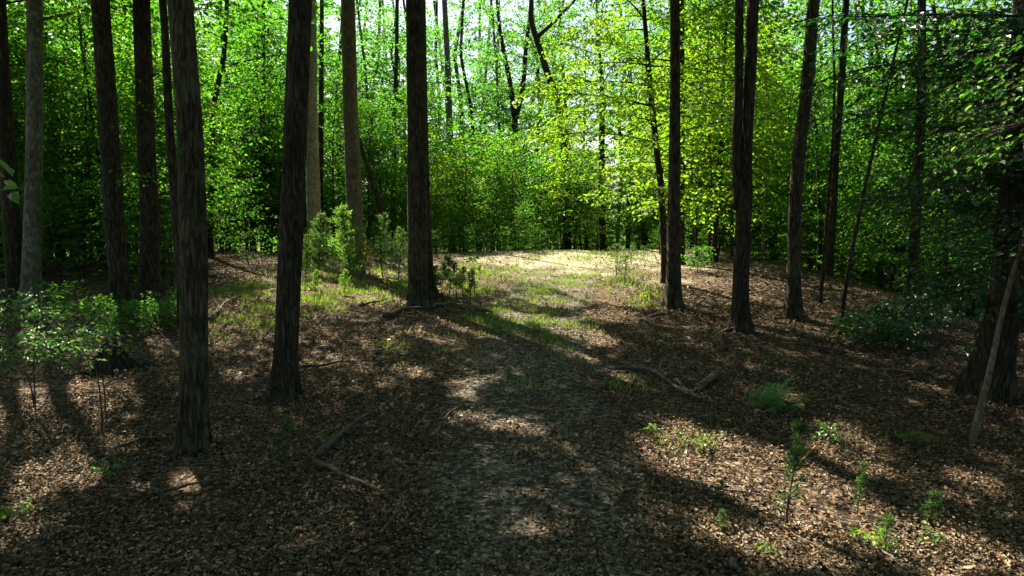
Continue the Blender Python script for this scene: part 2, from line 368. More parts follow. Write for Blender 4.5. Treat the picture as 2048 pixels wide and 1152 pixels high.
PATH_PX = [(1120, 1400), (1100, 1152), (1085, 1000), (1070, 860), (1065, 760), (1070, 690), (1085, 620), (1095, 570), (1110, 535), (1130, 510)]
pc = np.array([gpt(u, v)[:2] for u, v in PATH_PX]); pc = np.concatenate([[[pc[0, 0], -6]], pc, [[pc[-1, 0] + .3, 29]]])
pl = resample(np.c_[pc, np.zeros(len(pc))], .2)[:, :2]
def path_dist(x, y):
    cx = np.interp(y, pl[:, 1], pl[:, 0]); return x - cx
wd = np.linspace(-1.25, 1.25, 15)
tn = norm(np.gradient(pl, axis=0)); nn = np.stack([tn[:, 1], -tn[:, 0]], 1)
jt = 1 + .10*np.sin(np.arange(len(pl))*.11) + .06*np.sin(np.arange(len(pl))*.83 + 1) + np.random.default_rng(4).normal(0, .06, len(pl))
PX = pl[:, None, :] + nn[:, None, :]*(wd[None, :, None]*jt[:, None, None])
lift = .02 - .05*(np.abs(wd)/1.25)**6
PZ = gz(PX[..., 0], PX[..., 1]) + lift[None, :]
V = np.concatenate([PX, PZ[..., None]], -1).reshape(-1, 3); i = np.arange(len(pl)-1)[:, None]*15; j = np.arange(14)[None, :]
path = obj('path', mesh('path', V, [np.stack([i+j, i+j+1, i+15+j+1, i+15+j], -1).reshape(-1, 4)], smooth=True), M['path']); path['kind'] = 'structure'

# ------------------------------------------------------------------ sunlit foliage that the canopy leaves open
LIT += [(dpt(1250, 330, 22), 3.4, .92), (dpt(1180, 250, 24), 2.8, .9), (dpt(1330, 420, 21), 2.0, .8), (dpt(690, 500, 20), 3.0, .97), (dpt(1000, 380, 32), 5, .96), (dpt(900, 430, 31), 4, .92), (dpt(760, 430, 28), 3.5, .9), (dpt(1000, 200, 38), 5, .9), (dpt(860, 300, 36), 4, .9),
        (gpt(80, 790) + np.array([0, 0, .9]), 1.5, .92), (dpt(1940, 230, 7.5), 1.5, .92), (dpt(500, 130, 30), 4, .35), (dpt(560, 300, 30), 3, .35), (dpt(130, 330, 24), 3, .65), (dpt(260, 420, 22), 2.5, .6),
        (dpt(480, 470, 25), 3.2, .85), (dpt(450, 400, 28), 3, .7), (dpt(1760, 450, 25), 3, .75), (gpt(1540, 800), .55, .5), (dpt(300, 200, 32), 5, .4), (dpt(1600, 250, 28), 4, .4), (dpt(1450, 300, 26), 3, .6)]

# ------------------------------------------------------------------ trees
def limb_set(k, trunk, H, z0, n, reach, up=.35):
    """starting points, directions, lengths of limbs along the upper trunk"""
    zt = trunk[:, 2] - trunk[0, 2]
    h = z0 + (H - z0)*np.sort(k.random(n))**.9
    o = np.stack([np.interp(h, zt, trunk[:, c]) for c in range(3)], 1)
    az = np.arange(n)*2.4 + k.uniform(0, .9, n)
    f = (h - z0)/max(H - z0, .1)
    ln = reach*np.sqrt(np.clip(1 - (f*1.15 - .35)**2, .12, 1))*k.uniform(.55, 1.1, n)
    d = np.stack([np.cos(az), np.sin(az), up + .6*f**2 + k.normal(0, .12, n)], 1)
    return o, d, ln

def wood_mesh(wood, r0=.012, twigs=False, sides=4):
    parts = []
    for (o, pts, l, tw) in wood:
        r = r0*l
        parts.append(tube(pts, np.linspace(r, r*.25, len(pts)), sides, cap=False))
        if twigs:
            for (b, d, t_) in tw:
                q = np.stack([b, b + d*t_*.5, b + d*t_ - np.array([0, 0, .15*t_])]); parts.append(tube(q, [r*.28, r*.2, r*.08], 3, cap=False))
    return join(parts)

def leaves_mesh(name, k, P, A, N_, leaf, six=False, lo=.75, width=.62):
    L = leaf*k.uniform(lo, 1.2, len(P)); V, Fc = leaf_mesh_arrays(P, A, N_, L, L*k.uniform(width*.85, width*1.15, len(P)), six=six)
    return mesh(name, V, Fc, np.repeat(np.clip(k.normal(.45, .22, len(P)), 0, 1), 6 if six else 4))

def make_tree(name, label, pts, base=None, depth=None, H=17, z0=None, n=42, reach=5.0, leaf=.24, spacing=.17, bark='bark', leafm='leaf',
              sides=20, relief=.06, flare=.7, seed=0, group=None, forks=(), low=(), cat='tree', cull=True, gap=.24, up=.35, base_w=None, stop=None):
    """pts: (u, v, width) of the trunk down the picture, top first; it stands at base pixel or at a given depth"""
    k = np.random.default_rng(seed + 100)
    if base is not None: B = gpt(*base)
    else:
        q = dpt(pts[-1][0], pts[-1][1], depth); B = np.array([q[0], depth, float(gz(q[0], depth))])
    y0 = B[1]
    W = [(*dpt(u, v, y0), .93*w/F*y0/math.cos(PITCH)/2) for (u, v, w) in pts]          # x y z r
    W = [w for w in W if w[2] > B[2] + .25][::-1]
    r0 = W[0][3]
    pl_ = [(B[0], B[1], B[2] - .12, r0*1.03)] + W
    a = np.array(pl_)
    # depth sway so that the trunk does not stay in one plane
    a[1:, 1] += np.cumsum(k.normal(0, .05, len(a)-1))
    top = a[-1]; dirv = (a[-1, :3] - a[-2, :3]); dirv = dirv/np.linalg.norm(dirv)
    if stop is None:
        Hh = B[2] + H; cur = top.copy(); m = 0
        while cur[2] < Hh and m < 30:
            step = 1.2; dirv = norm(dirv*.9 + np.array([0, 0, .12]) + k.normal(0, .04, 3))
            nxt = cur.copy(); nxt[:3] += dirv*step; nxt[3] = max(.02, top[3]*(1 - .9*((nxt[2] - top[2])/max(Hh - top[2], .1))**1.2)) if nxt[2] < Hh else .02
            a = np.vstack([a, nxt]); cur = nxt; m += 1
    T = resample(a, .05 if sides >= 90 else .14 if sides >= 20 else .3)
    loc = (B[0], B[1], B[2]); Bv = B
    root = thing(name, loc, label, cat, group)
    V, Fc = tube(T[:, :3] - Bv, T[:, 3], sides, relief, seed, flare=flare, furrow=22 if sides >= 90 else 9)
    obj('trunk', mesh('trunk', V, Fc, smooth=True), M[bark], root)
    if base is not None and y0 < 17.5 and T[0, 3] > .09:                   # surface roots and broken branch stubs
        nr = int(k.integers(4, 7)); a0 = k.uniform(0, 6)
        for q in range(nr):
            az = a0 + q*6.28/nr + k.normal(0, .25); ss = np.array([.5, 1.1, 1.7, 2.5, 3.3])*T[0, 3]*k.uniform(.8, 1.2)
            az_ = az + np.cumsum(k.normal(0, .12, 5)); rx_ = np.cos(az_)*ss; ry_ = np.sin(az_)*ss
            rz_ = np.asarray(gz(B[0] + rx_, B[1] + ry_)) - B[2] + T[0, 3]*np.array([.75, .34, .12, .02, -.12])
            V, Fc = tube(np.stack([rx_, ry_, rz_], 1), T[0, 3]*np.array([.42, .33, .24, .16, .08]), 9, .08, seed + q); obj('root', mesh('root', V, Fc, smooth=True), M[bark], root)
        for q in range(int(k.integers(1, 4))):
            hgt = k.uniform(1.2, 5.5); az = k.uniform(0, 6.28); zt = T[:, 2] - B[2]
            c0 = np.array([np.interp(hgt, zt, T[:, c]) for c in range(3)]) - Bv; rr_ = np.interp(hgt, zt, T[:, 3]); dv = np.array([math.cos(az), math.sin(az), .35])
            l_ = rr_ + k.uniform(.04, .22); V, Fc = tube(np.stack([c0 + dv*rr_*.6, c0 + dv*(rr_ + .02), c0 + dv*l_]), [rr_*.2, rr_*.13, rr_*.09], 7, .1, q); obj('branch_stub', mesh('branch_stub', V, Fc, smooth=True), M[bark], root)
    for fk in forks:                                                      # further stems, in pixels
        w = np.array([(*dpt(u, v, y0), wd_/F*y0/2) for (u, v, wd_) in fk])[::-1]
        d = norm(w[-1, :3] - w[-2, :3])
        for q in range(5):
            e = w[-1].copy(); d = norm(d*.9 + np.array([0, 0, .1]) + k.normal(0, .05, 3)); e[:3] += d*1.1; e[3] *= .8; w = np.vstack([w, e])
        t2 = resample(w, .25); V, Fc = tube(t2[:, :3] - Bv, t2[:, 3], max(8, sides-8), relief, seed + 9)
        obj('stem', mesh('stem', V, Fc, smooth=True), M[bark], root)
    if n:
        o, d, ln = limb_set(k, T[:, :3], H, z0 if z0 else H*.5, n, reach, up)
        P, A, N_, wood = fans(k, o, d, ln, leaf, spacing, twig_gap=gap, jit=.85)
        # a second order of sprays from the limbs fills the crown
        o2, d2, l2 = [], [], []
        for (oo, pp, l, tw) in wood:
            for q in range(2):
                tt = k.uniform(.35, .9); pt = pp[int(tt*5)]; dd = norm(pp[-1] - pp[0]) + k.normal(0, .6, 3) + np.array([0, 0, .5]); o2.append(pt); d2.append(dd); l2.append(l*k.uniform(.35, .6))
        P2, A2, N2, wood2 = fans(k, o2, d2, l2, leaf, spacing, twig_gap=gap, jit=.85)
        P, A, N_ = np.concatenate([P, P2]), np.concatenate([A, A2]), np.concatenate([N_, N2])
        wood = wood + wood2
        if cull:
            kp = sun_keep(P, k); P, A, N_ = P[kp], A[kp], N_[kp]
            pm = sun_keep(np.concatenate([w[1] for w in wood]), k, True).reshape(len(wood), 6)[:, 1:].mean(1); wood = [w for w, m_ in zip(wood, pm) if m_ > .62]
        obj('crown', leaves_mesh('crown', k, P - Bv, A, N_, leaf), M[leafm], root)
        if wood:
            V, Fc = wood_mesh(wood, .0075, sides=3); obj('limbs', mesh('limbs', V - Bv, Fc), M[bark], root)
    for (u0, v0, u1, v1, dy, thick, lf, lm) in low:                       # single boughs that the picture shows
        p0 = dpt(u0, v0, y0); p1 = dpt(u1, v1, y0 + dy); D = p1 - p0; l = np.linalg.norm(D)
        P, A, N_, wood = fans(k, [p0], [D], [l], lf, lf*.75, rise=.05, droop=.06, twig_gap=.16, spread=.42)
        br = obj('branch', mesh('branch', wood_mesh(wood, thick/l, twigs=True)[0] - Bv, wood_mesh(wood, thick/l, twigs=True)[1]), M[bark], root)
        obj('leaves', leaves_mesh('leaves', k, P - Bv, A, N_, lf), M[lm], br)
    return root

TR = [  # the trunks the picture shows one by one
 dict(name='forest_tree', label='dark slightly leaning trunk at the left edge of the photo, beside the lichen-grey trunk', pts=[(4,0,26),(22,300,30),(34,560,36)], base=(36,604), seed=1, sides=18, H=17, z0=6.3, n=54, leaf=.17, spacing=.14),
 dict(name='forest_tree', label='straight lichen-grey trunk near the left edge', pts=[(58,0,29),(60,300,32),(61,560,36)], base=(62,612), seed=2, bark='bark_lichen', sides=24, relief=.03, H=17, z0=6.3, n=54, leaf=.17, spacing=.14),
 dict(name='forest_tree', label='dark trunk leaning left at its top, third large trunk from the left edge', pts=[(203,0,33),(213,200,36),(228,430,38),(237,580,38)], base=(238,624), seed=3, sides=24, H=17, z0=6.3, n=54, leaf=.17, spacing=.14, low=[(215,150,140,180,.6,.012,.11,'leaf'),(222,330,300,370,-.5,.012,.11,'leaf')]),
 dict(name='forest_tree', label='dark trunk with flared foot behind leafy sprigs, between two leaning trunks on the left', pts=[(282,0,32),(288,200,34),(296,430,37),(299,560,40)], base=(300,612), seed=4, sides=24, flare=1.0, H=17, z0=6.3, n=54, leaf=.17, spacing=.14, low=[(288,190,240,110,-.5,.012,.11,'leaf'),(292,250,330,200,-.8,.012,.11,'leaf')]),
 dict(name='forest_tree', label='thick brown trunk nearest the camera on the left, leaning left with ridged bark', pts=[(347,0,50),(366,250,52),(382,500,57),(388,760,56),(387,860,56)], base=(386,898), seed=5, sides=96, relief=.032, flare=.5, bark='bark_moss', H=17, reach=5),
 dict(name='forest_tree', label='thick almost black trunk leaning right with a flared foot, left of the cedars', pts=[(595,0,46),(588,250,47),(578,480,50),(571,660,49),(568,750,49)], base=(564,796), seed=6, sides=96, relief=.03, flare=.9, H=18, reach=5),
 dict(name='forest_tree', label='pale grey sunlit trunk standing behind the black trunk', pts=[(622,0,24),(623,200,26),(627,400,29)], depth=23, seed=7, bark='bark_grey', sides=22, relief=.02, H=20, flare=.3),
 dict(name='forest_tree', label='tall grey-brown trunk rising behind the bright green cedars', pts=[(692,0,29),(698,200,31),(707,420,34)], depth=21, seed=8, bark='bark_mid', sides=24, relief=.02, H=20, flare=.3),
 dict(name='forest_tree', label='big straight brown trunk left of the path with a fallen branch at its foot', pts=[(829,0,37),(832,250,39),(834,450,42),(835,570,41)], base=(836,614), seed=9, sides=96, relief=.03, flare=.5, bark='bark_moss', H=20, reach=5.5),
 dict(name='forest_tree', label='slimmer trunk tucked close behind the big straight trunk left of the path', pts=[(838,0,26),(843,300,28),(849,480,30),(853,560,30)], base=(860,596), seed=10, sides=20, flare=.9, H=18),
 dict(name='forest_tree', label='tall thin bluish trunk against the sky, right of the big straight trunk', pts=[(889,0,11),(894,100,12),(899,250,14),(903,330,15)], depth=36, seed=11, bark='bark_mid', sides=12, H=21, n=32, reach=3.2, leaf=.17, leafm='far_leaf', z0=6),
 dict(name='forest_tree', label='crooked leaning tree against the sky with a bent dark stem above the path', pts=[(1063,0,10),(1060,40,11),(1076,85,12),(1095,150,14),(1116,195,15),(1127,260,15),(1131,340,16),(1134,430,17)], depth=33, seed=12, sides=14, H=17, n=26, reach=3.2, leaf=.17, leafm='far_leaf', z0=6.5, forks=[[(1106,45,7),(1090,60,8),(1074,74,10)]], group=None),
 dict(name='forest_tree', label='forked far tree in the centre whose two dark stems part against the sky', pts=[(1050,110,9),(1048,160,10),(1040,205,12),(1030,235,13),(1026,330,14)], depth=40, seed=13, sides=12, H=18, n=30, reach=3.6, leaf=.18, leafm='far_leaf', z0=6, forks=[[(1005,90,8),(1020,165,9),(1029,232,12)]]),
 dict(name='forest_tree', label='straight trunk right of the path with moss on the left side of its foot', pts=[(1349,0,19),(1349,200,21),(1347,400,25),(1346,560,30)], base=(1346,617), seed=14, sides=28, flare=.9, bark='bark_moss', H=17, low=[(1348,122,1230,115,-.4,.02,.11,'maple'),(1348,165,1270,168,.5,.016,.11,'maple')]),
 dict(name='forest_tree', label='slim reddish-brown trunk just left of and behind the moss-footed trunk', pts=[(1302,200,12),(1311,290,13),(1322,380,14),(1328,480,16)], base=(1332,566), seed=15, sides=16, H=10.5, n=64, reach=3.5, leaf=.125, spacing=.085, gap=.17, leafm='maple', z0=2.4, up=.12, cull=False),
 dict(name='forest_tree', label='dark trunk just right of and behind the moss-footed trunk', pts=[(1362,0,14),(1362,300,16),(1361,450,17)], base=(1362,528), seed=16, sides=14, H=15),
 dict(name='forest_tree', label='twin-stemmed dark tree on the right, its two trunks joined at the foot', pts=[(1507,0,23),(1503,120,24),(1494,300,25),(1487,420,34),(1483,560,33),(1482,620,34)], base=(1481,664), seed=17, sides=28, flare=.7, H=18, forks=[[(1478,0,16),(1478,150,17),(1473,300,18),(1478,420,20)]], low=[(1478,160,1370,168,.4,.014,.11,'leaf'),(1475,70,1420,50,-.4,.014,.11,'leaf')]),
 dict(name='forest_tree', label='gently curved trunk with a paler foot, right of the twin-stemmed tree', pts=[(1623,0,22),(1616,110,24),(1606,220,25),(1594,300,27),(1590,420,27),(1587,560,29),(1586,600,31)], base=(1587,638), seed=18, sides=28, flare=.7, H=17, bark='bark_moss', low=[(1602,210,1510,240,.4,.014,.11,'leaf')]),
 dict(name='forest_tree', label='slim dark trunk on the bank, first one right of the gently curved trunk', pts=[(1692,0,13),(1684,150,14),(1672,320,15),(1664,440,15)], base=(1656,552), seed=19, sides=14, H=16),
 dict(name='forest_tree', label='leaning mid-brown trunk with a fork at the top of the right bank', pts=[(1758,100,14),(1742,220,16),(1728,330,19),(1714,450,21)], base=(1708,556), seed=20, sides=16, H=14, bark='bark_mid', forks=[[(1775,190,6),(1757,260,7),(1738,330,9)]]),
 dict(name='forest_tree', label='strongly slanting dark trunk at the edge of the right bank', pts=[(1790,200,8),(1812,318,12),(1792,400,14),(1768,480,16)], base=(1744,556), seed=21, sides=14, H=11, n=14, z0=6, reach=3),
 dict(name='forest_tree', label='upright dark trunk behind the holly leaves on the right', pts=[(1841,0,15),(1838,200,18),(1829,400,20),(1822,520,20)], base=(1818,602), seed=22, sides=16, H=16),
 dict(name='sapling', label='slender reddish sapling trunk leaning right at the top of the bank', pts=[(1740,330,7),(1716,440,8),(1700,500,8),(1686,590,9)], base=(1678,670), seed=23, sides=10, H=9, n=8, z0=5.5, reach=1.8, leaf=.11, flare=.3),
 dict(name='sapling', label='thin straight sapling stem between the gently curved trunk and the bank trunks', pts=[(1664,250,6),(1655,400,7),(1648,520,8)], base=(1640,606), seed=24, sides=10, H=10, n=8, z0=6, reach=1.8, leaf=.11, flare=.3),
 dict(name='forest_tree', label='massive dark trunk half hidden by holly leaves near the right edge', pts=[(2024,0,56),(2016,200,58),(2003,400,60),(1984,600,62),(1974,720,64)], base=(1966,792), seed=25, sides=36, relief=.05, flare=1.0, H=16, reach=4),
 dict(name='sapling', label='slanting slim sapling stem in front of the massive dark trunk at right', pts=[(2060,480,8),(2036,580,9),(2005,690,11),(1980,760,12),(1952,840,15)], base=(1940,892), seed=26, sides=16, bark='bark_mid', H=7, n=8, z0=4.5, reach=1.8, leaf=.11, flare=.3),
 dict(name='forest_tree', label='narrow dark trunk hugging the left side of the thick brown trunk', pts=[(338,60,15),(347,250,17),(356,420,19)], depth=13.5, seed=27, sides=14, H=15),
 dict(name='forest_tree', label='slanted dark dead trunk behind the tall grey-brown trunk', pts=[(715,270,8),(735,330,10),(752,380,12),(765,430,13)], depth=27, seed=28, sides=12, H=8.2, n=0, flare=.2),
 dict(name='forest_tree', label='thin dark trunk right beside the pale grey sunlit trunk', pts=[(645,60,9),(643,250,11),(640,400,12)], depth=29, seed=29, sides=12, H=18, leafm='far_leaf', leaf=.15),
 dict(name='forest_tree', label='dark trunk beyond the crest at the far end of the sunny clearing', pts=[(1203,330,14),(1203,420,15),(1205,480,15)], depth=37, seed=30, sides=14, H=16, leafm='far_leaf', leaf=.15, n=20),
 dict(name='forest_tree', label='far dark trunk beyond the clearing, first one right of the tallest far trunk', pts=[(1258,380,10),(1257,460,11)], depth=42, seed=31, sides=12, H=16, leafm='far_leaf', leaf=.15, n=18),
 dict(name='forest_tree', label='far dark trunk beyond the clearing, nearest to the slim reddish trunk', pts=[(1291,400,9),(1290,470,10)], depth=43, seed=32, sides=12, H=15, leafm='far_leaf', leaf=.15, n=18),
 dict(name='forest_tree', label='far thin trunk at the left end of the sunny clearing', pts=[(1170,400,7),(1172,470,8)], depth=39, seed=33, sides=10, H=13, leafm='far_leaf', leaf=.15, n=12),
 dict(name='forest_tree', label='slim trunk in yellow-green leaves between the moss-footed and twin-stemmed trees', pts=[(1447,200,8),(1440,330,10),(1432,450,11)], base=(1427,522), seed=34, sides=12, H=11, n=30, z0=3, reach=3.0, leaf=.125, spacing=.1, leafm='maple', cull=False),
]
for t_ in TR: make_tree(**t_)
print('trees done')

# further tall trees of the wood: (pixel of the trunk, depth, width px, label group)
BG = {'left': ('dark tree in the dense green wood behind the big left trunks', 'background trees left'),
      'mid': ('thin tree in the bright wood between cedars and clearing', 'background trees centre'),
      'right': ('thin tree in the wood beyond the right bank', 'background trees right')}
spots = [('left', u, d, w) for u, d, w in [(-60,20,30),(120,23,17),(160,31,14),(245,27,15),(255,38,12),(330,31,14),(420,25,14),(455,36,13),(505,30,12),(535,41,11),(90,40,14),(10,33,16),(195,45,10),(380,44,10),(-90,34,14),(-160,25,20),(470,50,9),(300,52,9)]] + \
        [('mid', u, d, w) for u, d, w in [(585,39,10),(670,37,10),(745,42,9),(785,34,12),(805,45,8),(655,48,8),(720,52,8),(930,44,11),(955,52,8),(870,50,9),(985,58,8),(840,56,8),(905,58,9),(1010,50,9),(1075,46,9),(1110,54,9),(1150,47,9),(770,58,8),(1235,48,9),(690,43,9),(610,52,8),(820,40,8),(960,39,9),(1045,58,8),(860,43,8),(1000,42,8),(740,36,8)]] + \
        [('right', u, d, w) for u, d, w in [(1400,36,12),(1420,46,9),(1465,34,12),(1530,31,13),(1545,42,10),(1570,52,9),(1625,36,11),(1640,27,10),(1730,32,12),(1765,27,9),(1790,41,10),(1850,30,13),(1885,24,12),(1905,36,11),(1950,28,13),(2000,34,12),(2060,25,16),(2110,36,16),(2150,20,22),(1330,50,9),(1690,45,9)]]
MARKS = [(-400, 'the left edge of the photo'), (60, 'the lichen-grey trunk'), (212, 'the third large trunk from the left'), (290, 'the flared dark trunk'), (365, 'the thick brown trunk'), (590, 'the black trunk'), (624, 'the pale grey trunk'),
         (700, 'the tall grey-brown trunk'), (833, 'the big straight trunk'), (1130, 'the crooked tree'), (1348, 'the moss-footed trunk'), (1490, 'the twin-stemmed tree'), (1592, 'the gently curved trunk'), (1720, 'the forked bank trunk'), (1830, 'the upright trunk behind holly'), (2000, 'the massive right trunk')]
ORD = ['nearest', 'second', 'third', 'fourth', 'fifth', 'sixth', 'seventh', 'eighth', 'ninth', 'tenth', 'eleventh', 'twelfth', 'thirteenth', 'fourteenth']
def bg_label(u):
    m = [a for a in MARKS if a[0] <= u][-1]; hi = min([a[0] for a in MARKS if a[0] > u] + [9999])
    mine = sorted(b[1] for b in spots if m[0] <= b[1] < hi)
    return '%s background tree to the right of %s' % (ORD[mine.index(u)], m[1]) if m[0] > -400 else '%s background tree counted in from %s' % (ORD[::1][mine.index(u)], m[1])
for q, (z, u, d, w) in enumerate(spots):
    k = np.random.default_rng(900 + q); lab, grp = bg_label(u), BG[z][1]
    ln = k.normal(0, 12)
    far = d > 34
    make_tree('forest_tree', lab, [(u + ln*2 + k.normal(0, 9), 0, w*.62), (u + ln*1.5 + k.normal(0, 9), 110, w*.7), (u + ln + k.normal(0, 7), 220, w*.78), (u + ln*.4 + k.normal(0, 5), 340, w*.85), (u, 470, w*.9)], depth=d, seed=200 + q, sides=10, relief=.05, flare=.3, group=grp,
              H=(k.uniform(14, 18) if d < 27 else k.uniform(16, 20) if z == 'mid' else 3.2 + .30*d - 1.6 + .05*(d - 27) + k.uniform(.5, 3)), z0=k.uniform(3.2, 5.5), n=int(k.integers(38, 48)) if z != 'mid' else int(k.integers(38, 46)), reach=k.uniform(3.2, 4.4) if z != 'mid' else k.uniform(2.4, 3.4), leaf=.20 if d > 33 else .17, spacing=.14 if z != 'mid' else .10, gap=.24 if z != 'mid' else .17, leafm='far_leaf' if (far or z == 'mid') else 'leaf', bark='bark' if k.random() < .7 else 'bark_mid')
print('bg done')

# ------------------------------------------------------------------ understory: young leafy trees, shared meshes, one object each
def proto_young(seed, H, z0, n, reach, leaf, spacing, r, leafm, gap=.16, stems=1):
    k = np.random.default_rng(seed)
    root = thing('young_tree', (0, 0, 0), 'young tree', 'tree')
    t = np.linspace(0, 1, 12); sw = k.normal(0, .25, 2)
    T = np.stack([sw[0]*t**2*H*.12 + .05*np.sin(t*7), sw[1]*t**2*H*.12 + .05*np.cos(t*6) - .05, t*H - .1], 1)
    V, Fc = tube(T, r*(1 - .85*t), 7, flare=.4)
    obj('trunk', mesh('trunk', V, Fc, smooth=True), M['bark'], root)
    o, d, ln = limb_set(k, T, H*.97, z0, n, reach, .18)
    P, A, N_, wood = fans(k, o, d, ln, leaf, spacing, twig_gap=gap, spread=.5)
    obj('crown', leaves_mesh('crown', k, P, A, N_, leaf), M[leafm], root)
    V, Fc = wood_mesh(wood, .009, sides=3); obj('limbs', mesh('limbs', V, Fc), M['bark'], root)
    return root
protos = [proto_young(11, 7.5, 1.2, 80, 2.1, .135, .10, .055, 'leaf'), proto_young(12, 6.5, .8, 80, 1.9, .13, .10, .045, 'leaf'),
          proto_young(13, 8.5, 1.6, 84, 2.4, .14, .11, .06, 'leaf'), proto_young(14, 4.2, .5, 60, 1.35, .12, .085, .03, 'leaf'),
          proto_young(15, 5.0, 1.2, 60, 1.5, .12, .09, .03, 'maple'), proto_young(16, 2.4, .25, 34, .9, .09, .07, .02, 'leaf')]
used = [False]*len(protos)
def put(i, x, y, label, group, sc=1.0, k=rng):
    o = put_(i, x, y, label, group, sc, k); o.name = 'leafy_bush' if ('bush' in label or 'shrub' in label) else 'sapling' if 'sapling' in label else 'young_tree'
    o['category'] = 'bush' if o.name.startswith('leafy') else 'sapling' if o.name.startswith('sap') else 'tree'
    return o
def put_(i, x, y, label, group, sc=1.0, k=rng):
    loc = (x, y, float(gz(x, y))); rz = k.uniform(0, 6.28)
    if not used[i]:
        p = protos[i]; used[i] = True; p.location = loc; p.rotation_euler = (0, 0, rz); p.scale = (sc,)*3; p['label'] = label; p['group'] = group; return p
    return copy_tree(protos[i], loc, rz, sc, label, group, (k.normal(0, .04), k.normal(0, .04)))
kk = np.random.default_rng(55)
LANES = [(-5.2, 20.3, 2.4, 9), (-3.6, 20.3, 2.0, 9), (-5.5, 17.3, 2.0, 9), (0, 23, 2.5, 8), (2.5, 26.5, 2.2, 5), (4.8, 26, 1.6, 6), (4.5, 22.5, 2.6, 9), (-3, 31, 2.6, 10), (0, 31.5, 2.6, 10), (3, 32, 2.4, 9), (-9.2, 23.5, 1.9, 10), (-13, 26, 1.6, 9), (12.5, 26, 1.8, 8)]
def in_lane(x, y):
    hx, hy = S[0]/math.hypot(S[0], S[1]), S[1]/math.hypot(S[0], S[1])
    for (a, b, R, ln) in LANES:
        dx, dy = x - a, y - b; al = dx*hx + dy*hy; pe = abs(dx*hy - dy*hx)
        if -.5 < al < ln and pe < R: return True
    return False
def strew(n, u0, u1, d0, d1, ids, label, group, sc=(.8, 1.2), mind=1.3, avoid=None, lane=True):
    got = []
    tries = 0
    while len(got) < n and tries < n*40:
        tries += 1
        d = kk.uniform(d0**.5, d1**.5)**2; u = kk.uniform(u0, u1); x = (u - 1024)/F*d
        if any((x-a)**2 + (d-b)**2 < mind**2 for a, b in got): continue
        if (lane and in_lane(x, d) and not (group == L2[1] and d > 29)) or (avoid and avoid(x, d)): continue
        got.append((x, d)); put(int(kk.choice(ids)), x, d, label, group, kk.uniform(*sc), kk)
L1 = ('leafy young tree filling the shaded wood behind the left trunks', 'young trees in the left wood')
L2 = ('leafy sapling in the bright thicket at the head of the clearing', 'saplings behind the clearing')
L3 = ('leafy young tree in the wood below the right bank', 'young trees below the right bank')
L4 = ('knee-high leafy bush on the floor of the left wood', 'bushes in the left wood')
L5 = ('low leafy bush among the trunks of the right bank', 'bushes on the right bank')
L6 = ('leafy young tree deep in the far wood beyond the crest', 'young trees beyond the crest')
strew(48, -150, 560, 20.5, 34, [0, 1, 2, 0, 2], *L1, avoid=lambda x, y: y < 20.5 and x > -8)
strew(40, -200, 560, 34, 50, [0, 2], *L1, sc=(1.2, 1.8), mind=1.6)
strew(30, 860, 1180, 29.5, 36, [3, 4, 4, 3], *L2, sc=(.8, 1.35), mind=.7)
strew(24, 560, 860, 24, 34, [3, 1, 4, 1], *L2, sc=(.8, 1.2), avoid=lambda x, y: y < 25 and x > -5)
strew(40, 560, 1350, 40, 60, [0, 2, 1], *L6, sc=(.8, 1.15), mind=1.6)
strew(40, 1400, 2150, 24, 36, [0, 1, 2, 4], *L3, avoid=lambda x, y: x < 9.0 and y < 27)
strew(36, 1340, 2250, 36, 52, [0, 2], *L3, sc=(1.2, 1.8), mind=1.6)
strew(8, 1740, 2100, 17, 24, [0, 1, 3], *L3, avoid=lambda x, y: x < 11.2, sc=(.8, 1.1))
strew(26, -60, 540, 16.5, 28, [5, 3], *L4, sc=(.5, 1.0), mind=.9, avoid=lambda x, y: x > -7.5 and y < 21)
strew(16, 1420, 2000, 24, 30, [5], *L5, sc=(.5, 1.0), mind=.8)
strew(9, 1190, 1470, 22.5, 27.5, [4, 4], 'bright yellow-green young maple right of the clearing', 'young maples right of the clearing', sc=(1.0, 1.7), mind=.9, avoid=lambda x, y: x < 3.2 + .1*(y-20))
strew(18, 850, 1085, 26.2, 29, [5, 5, 3], 'small green shrub along the far left edge of the sunny clearing', 'shrubs at the clearing edge', sc=(.22, .5), mind=.35, lane=False)
strew(9, 1290, 1420, 26, 29, [5], 'small yellow-green shrub at the right end of the sunny clearing', 'shrubs right of the clearing', sc=(.3, .6), mind=.4, lane=False)

strew(44, -40, 570, 22.5, 36, [5, 5, 3], 'low green bush deep in the left wood', 'far bushes of the left wood', sc=(.8, 1.7), mind=1.0, lane=False)
strew(26, 560, 1130, 30, 40, [5, 5, 3], 'low green bush under the saplings behind the clearing', 'far bushes behind the clearing', sc=(.6, 1.3), mind=.9, lane=False)
strew(22, 1380, 2000, 26, 40, [5], 'low green bush far down the right bank', 'far bushes of the right bank', sc=(.8, 1.5), mind=1.0, lane=False)
